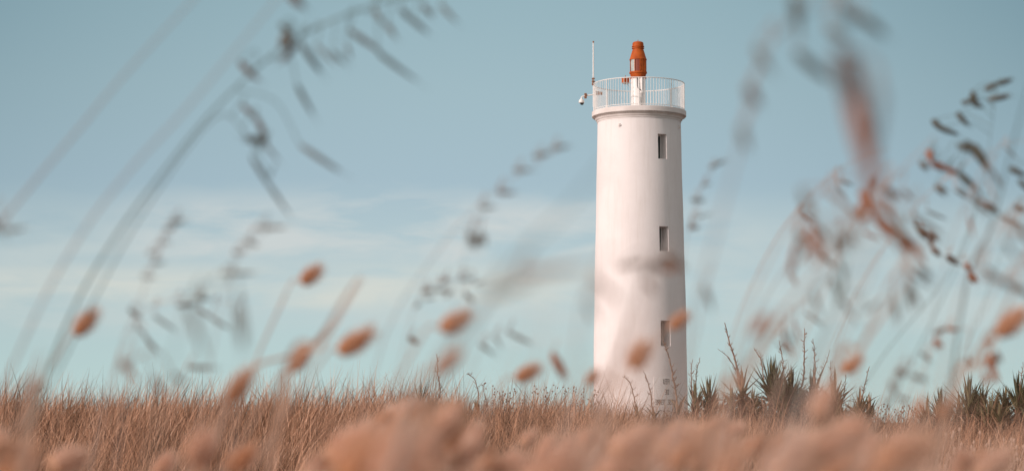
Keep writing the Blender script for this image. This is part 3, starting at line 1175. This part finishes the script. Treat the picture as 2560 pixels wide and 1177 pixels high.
oat('leftmost pale straight stalk running off the top of the picture', 1.0,
    [(-60,650), (0, 560), (90, 450), (200, 320), (300, 200), (400, 90), (520, -40)], .85, 'stem_grey', [(-40, 520, 10, 590, 20, 'd'), (8, 576, 66, 570, 12, 'g')], base_du=-1000)
oat('faint pale stalk between the leftmost stalk and the thick dark one', .95,
    [(60, 850), (200, 590), (330, 420), (450, 290), (560, 160), (690, 0), (740, -70)], .7, 'stem_grey', [(722, -18, 762, 22, 22, 'b')], base_du=-200)
oat('string of faint small seeds rising in a curve above the left bunny tail', 1.1,
    [(330, 900), (350, 760), (372, 690), (400, 620), (432, 570), (462, 545)], .35, 'stem_grey',
    [(424, 556, 466, 550, 14, 'g'), (412, 573, 444, 567, 13, 'g'), (396, 606, 428, 606, 13, 'g'), (368, 634, 394, 630, 13, 'g'), (382, 660, 412, 652, 12, 'g'), (354, 692, 390, 692, 12, 'g')], k=.68)
oat('four faint seeds in a rising row below the hanging oat panicle', 1.1,
    [(520, 940), (555, 760), (590, 660), (620, 610), (690, 562)], .35, 'stem_grey',
    [(640, 569, 716, 567, 15, 'g'), (614, 602, 646, 614, 15, 'g'), (582, 632, 616, 629, 16, 'g'), (552, 684, 640, 682, 12, 'b')], k=.68)
oat('loose oat stalk with thin drooping seeds above the left grass bank', 1.3,
    [(240, 1120), (280, 940), (330, 800), (420, 752), (520, 748), (610, 765)], .4, 'stem_grey',
    [(322, 772, 354, 796, 15, 'd'), (338, 812, 372, 846, 11, 'g'), (362, 842, 398, 882, 13, 'b'), (384, 788, 440, 826, 14, 'g'), (440, 764, 492, 758, 13, 'b'),
     (496, 772, 532, 794, 13, 'b'), (526, 792, 576, 822, 13, 'g'), (598, 768, 602, 826, 17, 'g'), (488, 742, 524, 748, 12, 'g')], k=.68)
oat('pale flat seed lying level just above the left grass bank', 1.2,
    [(400, 1150), (430, 1000), (465, 918)], .35, 'stem_tan', [(468, 918, 548, 918, 13, 'b')], base_du=-120)
oat('short pinkish seeds bending right above the far left grass', .85,
    [(240, 1100), (280, 960), (300, 900)], .5, 'stem_tan', [(300, 896, 350, 960, 18, 'r'), (380, 940, 410, 990, 16, 'r'), (430, 935, 470, 960, 12, 'b')], base_du=-120)
oat('two blurred green leaves hanging upright left of centre', .62,
    [(360, 1200), (420, 950), (455, 800), (480, 750)], .35, 'stem_green', [(470, 760, 520, 905, 20, 'g'), (595, 745, 610, 880, 18, 'g')], base_du=-220)
oat('rising row of five dark oval seeds in the sky left of the tower', 1.15,
    [(900, 1060), (980, 800), (1100, 620), (1180, 530), (1290, 440), (1420, 360)], .4, 'stem_grey',
    [(1244, 480, 1292, 481, 20, 'b'), (1200, 519, 1238, 517, 17, 'g'), (1284, 426, 1336, 425, 18, 'g'), (1332, 392, 1376, 381, 18, 'g'), (1376, 372, 1424, 364, 18, 'g')], k=.68)
oat('pair of grey upright seeds under the rising seed row', 1.05,
    [(1080, 1060), (1130, 800), (1165, 620), (1175, 580)], .3, 'stem_grey', [(1170, 578, 1188, 622, 16, 'g'), (1200, 582, 1202, 616, 20, 'g')])
oat('fine greenish panicle below the cloud band near the centre', 1.3,
    [(960, 1060), (1010, 860), (1050, 740), (1100, 710), (1140, 702)], .3, 'stem_grey',
    [(1052, 728, 1090, 724, 14, 'g'), (1090, 722, 1128, 730, 13, 'g'), (1104, 704, 1126, 700, 11, 'b'), (1062, 748, 1088, 742, 10, 'g'), (1112, 744, 1134, 722, 10, 'g'),
     (1162, 734, 1184, 752, 18, 'b'), (1150, 700, 1190, 696, 10, 'g'), (1036, 768, 1052, 756, 12, 'g'), (1186, 712, 1216, 698, 10, 'g')], k=.68)
oat('large grey brown plume bending right in front of the cloud band', .50,
    [(1000, 1120), (1080, 930), (1180, 790), (1250, 715), (1340, 700)], .5, 'stem_grey', [(1218, 742, 1340, 700, 17, 'g'), (1290, 684, 1480, 664, 24, 'p')], base_du=-260)
oat('wide faint blurred leaf leaning right beside the left wall of the tower', .46,
    [(1000, 1150), (1150, 850), (1300, 640), (1400, 540), (1520, 400)], .5, 'stem_green', [], base_du=-300)
oat('small brown seed alone low near the centre', 1.5,
    [(980, 1080), (1010, 920), (1024, 846)], .3, 'stem_grey', [(1022, 842, 1046, 858, 13, 'b')], base_du=-80)
oat('slim greenish seeds leaning right above the low central grass', 1.35,
    [(1140, 1090), (1180, 930), (1220, 850), (1270, 830)], .35, 'stem_grey', [(1268, 828, 1332, 860, 12, 'g'), (1198, 858, 1240, 888, 12, 'b'), (1238, 842, 1256, 872, 12, 'g')], k=.68)
oat('narrow rusty seed leaning right between two bunny tails by the tower', 1.25,
    [(1330, 1120), (1350, 980), (1378, 884)], .35, 'stem_tan', [(1380, 880, 1416, 950, 20, 'r')], base_du=-60)
oat('blurred stalk crossing the tower wall diagonally, seeds nodding right', .82,
    [(1510, 1000), (1555, 850), (1590, 740), (1625, 660), (1680, 640)], .6, 'stem_grey',
    [(1626, 655, 1664, 672, 22, 'b'), (1664, 640, 1712, 672, 22, 'b'), (1540, 668, 1620, 652, 13, 'p'), (1616, 706, 1640, 734, 14, 'b'), (1660, 676, 1700, 668, 14, 'r')], base_du=-130)
oat('pale stalk leaning left over the shaded tower wall', .6,
    [(1420, 1100), (1450, 800), (1480, 690)], .5, 'stem_grey', [(1480, 690, 1556, 756, 15, 'p'), (1470, 760, 1490, 800, 14, 'g')], base_du=-80)
oat('rising row of small dark seeds close to the right side of the tower', 1.45,
    [(1640, 1080), (1690, 800), (1712, 620), (1742, 500), (1790, 410), (1815, 392)], .35, 'stem_grey',
    [(1772, 420, 1816, 400, 11, 'g'), (1754, 462, 1778, 458, 13, 'g'), (1728, 500, 1762, 500, 14, 'd'), (1722, 570, 1750, 564, 17, 'b'), (1724, 558, 1744, 574, 12, 'd'), (1738, 545, 1782, 532, 9, 'g')], k=.68)
oat('single blurred green seed upright in the sky right of the tower', .9,
    [(1690, 1080), (1730, 860), (1758, 710)], .35, 'stem_grey', [(1758, 712, 1782, 774, 18, 'g')], base_du=-140)
oat('pale pink stalk with a long seed leaning right behind the yucca tops', .7,
    [(1830, 1080), (1890, 900), (1960, 780), (2040, 680), (2130, 600)], .75, 'stem_tan',
    [(1878, 838, 1916, 780, 22, 'r'), (2024, 560, 2046, 660, 24, 'r'), (2052, 630, 2078, 598, 14, 'r'), (2092, 580, 2120, 626, 13, 'g'), (2122, 575, 2138, 618, 17, 'g'), (2000, 470, 2034, 560, 15, 'g')], base_du=-200)
oat('blurred green oat seeds hanging from a bent stalk at the top right', .62,
    [(1660, 1150), (1760, 700), (1840, 400), (1890, 180), (1970, 60), (2080, 10)], .5, 'stem_grey',
    [(1984, -10, 2002, 84, 34, 'd'), (1990, 130, 2080, 205, 26, 'd'), (1888, 118, 1934, 186, 26, 'g'), (1866, 216, 1900, 262, 30, 'b'), (1850, 318, 1872, 376, 27, 'g'),
     (2068, 66, 2120, 100, 30, 'g'), (2100, 10, 2150, 56, 30, 'g'), (2150, 40, 2216, 90, 26, 'd')], base_du=-300)
oat('thick rusty blurred seed plume standing high right of the tower', .43,
    [(1960, 1150), (2060, 900), (2150, 700), (2190, 520), (2180, 420)], .7, 'stem_grey', [(2112, 130, 2180, 450, 58, 'r'), (2136, 240, 2196, 500, 50, 'r'), (2096, 120, 2120, 260, 36, 'b')], base_du=-230)
oat('rust red oat panicle spreading down right in the right third', 1.15,
    [(1880, 1120), (1980, 900), (2100, 640), (2150, 540), (2230, 450), (2340, 340)], .6, 'stem_tan',
    [(2150, 480, 2206, 552, 28, 'r'), (2186, 536, 2246, 600, 24, 'r'), (2164, 506, 2134, 548, 20, 'r'), (2150, 545, 2176, 540, 18, 'r'), (2192, 440, 2166, 492, 18, 'r'),
     (2204, 496, 2252, 570, 18, 'r'), (2246, 570, 2272, 640, 18, 'r'), (2214, 470, 2248, 498, 16, 'b'), (2268, 590, 2316, 662, 20, 'r'), (2256, 474, 2282, 500, 10, 'b')], base_du=-200)
oat('nodding chain of brown oat seeds falling right below the rust panicle', 1.9,
    [(1980, 1120), (2080, 860), (2180, 660), (2260, 580), (2330, 590), (2390, 650)], .4, 'stem_tan',
    [(2296, 572, 2322, 598, 14, 'b'), (2320, 584, 2346, 600, 13, 'b'), (2330, 618, 2352, 640, 15, 'b'), (2366, 640, 2400, 662, 20, 'b'), (2410, 658, 2432, 680, 12, 'r'),
     (2422, 680, 2442, 708, 16, 'r'), (2322, 596, 2334, 618, 12, 'b')], base_du=-200)
oat('dark oat panicle spread over the upper right sky, seeds pointing right', 1.9,
    [(2060, 1140), (2200, 900), (2360, 700), (2440, 520), (2470, 380), (2490, 230)], .5, 'stem_green',
    [(2462, 226, 2500, 204, 17), (2492, 210, 2532, 198, 14), (2404, 256, 2432, 256, 14), (2424, 240, 2446, 266, 15), (2436, 262, 2460, 268, 12), (2470, 250, 2528, 238, 14, 'g'),
     (2392, 282, 2424, 316, 15), (2330, 300, 2364, 330, 19), (2350, 318, 2398, 338, 12), (2428, 228, 2444, 250, 12)], base_du=-260)
oat('dark hooked cluster of oat seeds at the right under the dark panicle', 1.6,
    [(2150, 1140), (2280, 900), (2400, 650), (2440, 500), (2400, 440), (2330, 385)], .45, 'stem_green',
    [(2322, 374, 2330, 410, 22, 'r'), (2330, 406, 2366, 424, 17, 'r'), (2362, 420, 2396, 434, 14, 'r'), (2394, 362, 2440, 378, 18), (2432, 360, 2476, 430, 24),
     (2396, 432, 2452, 482, 22), (2300, 404, 2322, 424, 16, 'g'), (2338, 462, 2368, 486, 16, 'g'), (2464, 506, 2498, 534, 19), (2430, 384, 2460, 390, 13), (2412, 352, 2440, 368, 13)], base_du=-240)
oat('short row of dark seeds touching the right edge in the upper half', 1.7,
    [(2280, 1140), (2420, 860), (2500, 640), (2550, 520), (2590, 430)], .35, 'stem_green',
    [(2524, 420, 2566, 440, 18), (2534, 512, 2566, 530, 16), (2500, 540, 2560, 568, 13, 'g'), (2546, 450, 2580, 480, 13)], base_du=-200)
oat('green bent grass blade curving down behind the right yuccas', .95,
    [(1960, 1100), (2030, 900), (2100, 740)], .5, 'stem_green', [(2096, 740, 2150, 812, 11, 'g'), (2030, 720, 2056, 800, 12, 'g'), (2080, 690, 2098, 740, 14, 'g'), (2160, 780, 2212, 742, 8, 'b'), (2100, 650, 2110, 700, 12, 'g')], base_du=-160)
oat('pinkish stalk with a small brown tuft left of the right edge', 1.45,
    [(2180, 1140), (2260, 1000), (2330, 880), (2360, 826), (2396, 820)], .5, 'stem_tan',
    [(2334, 834, 2366, 820, 11, 'b'), (2364, 820, 2398, 824, 11, 'r'), (2336, 846, 2354, 872, 15, 'r'), (2300, 880, 2330, 905, 10, 'g'), (2420, 890, 2424, 926, 10, 'b')], base_du=-160)
oat('rusty hanging seeds just below the cut off bunny tail at the right', 1.3,
    [(2350, 1150), (2430, 960), (2470, 860), (2486, 838)], .5, 'stem_tan',
    [(2474, 884, 2484, 936, 18, 'r'), (2484, 926, 2492, 958, 14, 'r'), (2490, 880, 2500, 906, 15, 'b'), (2464, 850, 2476, 864, 15, 'r'), (2460, 930, 2468, 966, 12, 'r')], base_du=-140)
oat('faint grey ring of seeds above the gap between the yucca clumps', 1.15,
    [(2150, 1130), (2190, 1040), (2230, 960), (2260, 925)], .5, 'stem_grey',
    [(2244, 920, 2262, 942, 17, 'b'), (2226, 950, 2238, 986, 13, 'g'), (2274, 936, 2320, 950, 12, 'g'), (2240, 990, 2280, 1004, 12, 'g'), (2210, 1000, 2230, 1010, 10, 'g')], base_du=-100)

oat('curved bare stalk linking the low bunny tails left of centre', 1.15,
    [(540, 1110), (590, 980), (640, 915), (700, 895), (770, 868), (830, 800), (880, 720), (900, 690)], 1.3, 'stem_tan', [], base_du=-120)
for k in range(10):
    u0 = rnd.uniform(1720, 2420)
    dd_ = rnd.uniform(.8, 2.0)
    hh_ = rnd.uniform(300, 760)
    w_ = rnd.uniform(.30, .75) * hh_
    pts_ = [(u0 + w_ * t ** 1.5, 1060 - hh_ * math.sin(t * 1.45)) for t in (0, .25, .5, .72, .88, 1.0)]
    sp_ = []
    for j in range(rnd.randint(3, 8)):
        t = rnd.uniform(.55, 1.0)
        x0, y0 = u0 + w_ * t ** 1.5 + rnd.uniform(-4, 26), 1060 - hh_ * math.sin(t * 1.45) + rnd.uniform(6, 46)
        l_ = rnd.uniform(.010, .018) * F / dd_
        a_2 = R(rnd.gauss(50, 22))
        sp_.append((x0, y0, x0 + l_ * math.cos(a_2), y0 + l_ * math.sin(a_2), rnd.uniform(.0016, .0026) * F / dd_, rnd.choice('ggprg')))
    oat('thin faint oat stalk in the soft tangle between the tower and the right edge', dd_, pts_, rnd.uniform(.3, .55), rnd.choice(['stem_tan', 'stem_grey']), sp_,
        base_du=-200, group='thin faint oat stalks in the tangle right of the tower')

# broad very blurred leaves near the camera on the right


def leaf_blade(label, d, pts_, wmm, m, base_du=-200):
    pts = [P(u, v, d) for u, v in pts_]
    root = Vector((pts[0].x + base_du / F * d, pts[0].y, 0))
    root.z = -.01
    path = crom([root, root + (pts[0] - root) * .5 + Vector((-.01, 0, .02))] + pts, 7)
    mb = MB()
    nn = len(path)
    vs_, fs_ = [], []
    for i, p in enumerate(path):
        h = wmm / 2000 * math.sin(PI * (.12 + .88 * i / (nn - 1)) ** .8) + .0002
        tdir = (path[min(i + 1, nn - 1)] - path[max(i - 1, 0)]).normalized()
        s_ = tdir.cross(Vector((.2, -1, .1))).normalized() * h
        vs_ += [p - s_, p + Vector((0, .0008, 0)), p + s_]
    for i in range(nn - 1):
        for k in (0, 1):
            fs_.append((3 * i + k, 3 * i + k + 1, 3 * i + k + 4, 3 * i + k + 3))
    mb.add(vs_, fs_, .5)
    o = mb.build('grass_blade', m, smooth=True, origin=root)
    return tag(o, label, 'grass blade', 'long grass blades close to the camera')


leaf_blade('long blurred pink blade rising right above the central bunny tails', .85, [(700, 1010), (800, 860), (870, 740), (905, 690)], 2.6, M['fgrass'])
leaf_blade('short blurred pink blade low on the far left', .7, [(60, 1100), (85, 980), (100, 880)], 3.0, M['fgrass'], -60)
leaf_blade('pale blade leaning right low between tower and yucca tops', .8, [(1780, 1100), (1850, 950), (1905, 850), (1960, 760)], 2.2, M['fgrass'])
leaf_blade('pale blade leaning right below the rust red panicle', .9, [(2080, 1000), (2150, 870), (2230, 750), (2330, 600)], 1.8, M['fgrass'])
leaf_blade('pale blade leaning right close to the right edge', .9, [(2360, 1060), (2450, 900), (2520, 760), (2570, 620)], 2.0, M['fgrass'])
leaf_blade('grey green blade rising steeply at the upper right edge', 1.2, [(2400, 800), (2480, 560), (2540, 330), (2580, 180)], .9, M['stem_green'], -200)
leaf_blade('pink blade crossing the lit lower wall of the tower', .55, [(1480, 1150), (1530, 960), (1570, 860), (1600, 760)], 1.6, M['fgrass'], -80)

# ------------------------------------------------------------------ yuccas


def leaf(mb, base, d, ln, wd, droop, tone, seg=6):
    d = Vector(d).normalized()
    side = d.cross(Vector((0, 0, 1)))
    side = side.normalized() if side.length > .05 else Vector((1, 0, 0))
    p = Vector(base)
    vs_, fs_ = [], []
    for i in range(seg + 1):
        t = i / seg
        h = wd / 2 * (1 - t ** 2.2) * (.75 + .5 * min(t * 3, 1) * (1 - t)) + .0008
        nrm = side.cross(d).normalized()
        vs_ += [p - side * h + nrm * h * .45, p, p + side * h + nrm * h * .45]
        d = (d + Vector((0, 0, -droop / seg))).normalized()
        p = p + d * ln / seg
    for i in range(seg):
        for k in (0, 1):
            fs_.append((3 * i + k, 3 * i + k + 1, 3 * i + k + 4, 3 * i + k + 3))
    mb.add(vs_, fs_, tone)


def stalk_mesh(pts, r0, seed, dens=15, side_len=.11):
    r = random.Random(seed)
    mb = MB()
    path = crom(pts, 7)
    path = [p + Vector((r.gauss(0, .004), 0, 0)) for p in path]
    nn = len(path)
    mb.tube(path, [r0 * (1 - .72 * i / nn) for i in range(nn)], 6)
    total = sum((path[i + 1] - path[i]).length for i in range(nn - 1))
    for k in range(int(total * dens * 1.5)):
        t = r.uniform(.18, .99)
        i = int(t * (nn - 2))
        p = path[i]
        s_ = r.choice((-1, 1))
        dirv = Vector((s_ * r.uniform(.4, 1), r.uniform(-.7, .7), r.uniform(.25, 1.0))).normalized()
        ln = side_len * r.uniform(.35, 1.0) * (1.15 - .6 * t)
        q1 = p + dirv * ln * .55
        q2 = q1 + (dirv + Vector((0, 0, r.uniform(.1, .9)))).normalized() * ln * .45
        mb.tube([p, q1, q2], [r0 * .36, r0 * .28, r0 * .18], 4)
        if r.random() < .45:
            q3 = q1 + Vector((s_ * r.uniform(-.2, .6), 0, r.uniform(.2, .8))).normalized() * ln * .3
            mb.tube([q1, q3], [r0 * .18, r0 * .1], 4)
    return mb


def yucca(label, u, v, d, size, nleaf, ndry, stalks=(), green=1.0, spread=1.0, seed=0, extra=(), group='spiky yucca plants on the crest of the bank'):
    """u,v: pixel of the crown centre; stalks: lists of pixels from bottom to top"""
    r = random.Random(seed + int(u))
    c_ = P(u, v, d)
    root = Vector((c_.x, c_.y, gz(c_) - .02))
    o = empty('yucca_plant', root)
    tag(o, label, 'yucca', group)
    h0 = max(.05, c_.z - root.z)
    tr = MB()
    tr.tube([(0, 0, 0), (r.uniform(-.02, .02), 0, h0 * .5), (0, 0, h0 * .95)], [.05, .06, .045], 9)
    tr.build('trunk', M['deadwood'], o, True)
    lf = MB()
    crowns = [(0, 0, h0, 1.0)]
    if nleaf >= 24:
        crowns += [(r.uniform(-.26, .26), r.uniform(-.25, .15), h0 * r.uniform(.55, .95), r.uniform(.6, .9)) for _ in range(3)]
    for cx_, cy_, cz_, cs_ in crowns:
        for k in range(int(nleaf * (1.0 if cs_ == 1.0 else .8))):
            a = r.uniform(0, 2 * PI)
            el = R(90) - abs(r.gauss(0, 1)) * R(36) * spread
            el = max(el, R(-25))
            dv = Vector((math.cos(a) * math.cos(el), math.sin(a) * math.cos(el), math.sin(el)))
            tn_ = min(1, max(0, r.gauss(.33, .24) + (1 - green) * .5))
            leaf(lf, (cx_ + dv.x * .03, cy_ + dv.y * .03, cz_ + r.uniform(-.14, .04)), dv, cs_ * size * r.uniform(.5, 1.0), r.uniform(.034, .056), r.uniform(0, .25) if r.random() < .8 else r.uniform(.6, 1.6), tn_)
    for (uu_, vv_) in extra:      # chosen tall leaves
        t_ = P(uu_, vv_, d) - root - Vector((0, 0, h0 - .05))
        leaf(lf, (0, 0, h0 - .05), t_, t_.length, .062, 0.02, .62)
    lf.build('leaves', M['yucca'], o)
    dr = MB()
    for k in range(int(ndry * 1.5)):
        a = r.uniform(0, 2 * PI)
        el = R(r.uniform(-50, 55))
        dv = Vector((math.cos(a) * math.cos(el), math.sin(a) * math.cos(el), math.sin(el)))
        sx_ = r.gauss(0, .22) if ndry > 30 else 0
        leaf(dr, (sx_ + dv.x * .04, r.gauss(0, .1) + dv.y * .04, h0 * r.uniform(.15, 1.0)), dv, size * r.uniform(.4, .85), r.uniform(.018, .036), r.uniform(.3, 1.6), r.uniform(0, 1), 6)
    dr.build('dry_leaves', M['yucca_dry'], o)
    for i, st in enumerate(stalks):
        pts = [P(a, b, d + .05 * i) - root for a, b in st]
        pts = [Vector((0, 0, h0 * .6))] + pts
        stalk_mesh(pts, .0125 * (st[0][1] - st[-1][1]) / 120 + .003, seed * 7 + i + int(u)).build('flower_stalk', M['deadwood'], o)
    return o


yucca('small yucca with two thin dead stalks against the right edge of the tower', 1738, 1018, 31.5, .46, 20, 22,
      [[(1732, 985), (1728, 940), (1731, 893 + 5)], [(1738, 975), (1742, 930), (1750, 893)]], .7, 1.0, 1, extra=[(1734, 948)])
yucca('yucca with narrow upright leaves next to the tower, left end of the clump', 1772, 1010, 31.8, .44, 34, 26, (), .8, .75, 2, extra=[(1752, 940), (1764, 938), (1792, 930)])
yucca('pale dried out yucca with a shaggy skirt and the tallest leaning dead stalk', 1856, 990, 31.3, .52, 34, 230,
      [[(1850, 960), (1838, 900), (1822, 850), (1812, 806)], [(1846, 950), (1826, 900), (1796, 872)]], .2, 1.2, 3)
yucca('greenest yucca in the middle of the clump with broad upright leaves', 1930, 988, 31.4, .70, 64, 130,
      [[(1910, 950), (1902, 900), (1884, 868)], [(1957, 940), (1955, 890), (1947, 850)]], 1.1, 1.0, 4, extra=[(1916, 895), (1928, 890), (1940, 892), (1950, 900), (1880, 908)])
yucca('dark yucca right of the greenest one, leaves fanning outwards', 1978, 1000, 31.9, .60, 64, 130,
      [[(2008, 950), (2010, 880), (2012, 820)]], .95, 1.1, 5, extra=[(2004, 912), (1972, 915)])
yucca('dark yucca with two thin dead stalks close together', 2034, 1002, 31.6, .56, 60, 120,
      [[(2038, 950), (2036, 890), (2032, 846)], [(2044, 955), (2060, 920), (2075, 874)]], .75, 1.1, 6)
yucca('brownish yucca half hidden by the big soft bunny tail', 2086, 1008, 31.8, .54, 46, 110,
      [[(2078, 960), (2077, 930), (2076, 900)], [(2106, 1000), (2112, 965), (2116, 935)]], .4, 1.2, 7)
yucca('thin yucca with sparse leaves and a leaning dead stalk right of the clump', 2150, 1034, 31.5, .50, 26, 70,
      [[(2152, 1020), (2160, 970), (2173, 915)]], .3, 1.3, 8)
yucca('low dark yucca at the left of the right hand clump', 2352, 1050, 31.0, .56, 52, 90, (), .9, 1.1, 9)
yucca('yucca with one tall broad leaf in the right hand clump', 2424, 1030, 30.8, .70, 50, 80, (), .9, .95, 10, extra=[(2414, 952), (2424, 958), (2446, 975), (2440, 962)])
yucca('brown drooping yucca between the two green ones on the right', 2478, 1050, 30.5, .58, 36, 90, (), .3, 1.1, 11, extra=[(2474, 985)])
yucca('yucca with a dead stalk at the right edge of the picture', 2545, 1016, 30.7, .60, 60, 60, [[(2548, 985), (2553, 945), (2558, 904)]], .9, .95, 12)
yucca('faint yucca showing two spikes above the grass below centre', 1052, 1020, 31.5, .42, 14, 20, [[(1098, 990), (1094, 930), (1092, 884)]], .4, .9, 13, extra=[(1034, 950), (1068, 952), (1072, 960)])
yucca('lone dead stalk with a hooked tip rising from the grass near centre', 1196, 1030, 31.5, .26, 5, 10, [[(1196, 990), (1190, 955), (1176, 938), (1166, 934)]], .2, 1.0, 14)
yucca('shortest of three dead stalks before the tower, tip bent left', 1592, 1040, 31.3, .24, 4, 10, [[(1586, 1000), (1576, 960), (1566, 946), (1555, 940)]], .2, 1.0, 15, group='dead stalks before the tower')
yucca('middle one of three dead stalks before the tower', 1634, 1044, 31.3, .24, 4, 10, [[(1630, 1010), (1622, 960), (1608, 926)]], .2, 1.0, 16, group='dead stalks before the tower')
yucca('tallest dead stalk before the tower, its tip at the lowest window', 1694, 1026, 31.2, .36, 10, 60, [[(1690, 985), (1682, 940), (1672, 890), (1658, 852)]], .2, 1.3, 17, group='dead stalks before the tower')
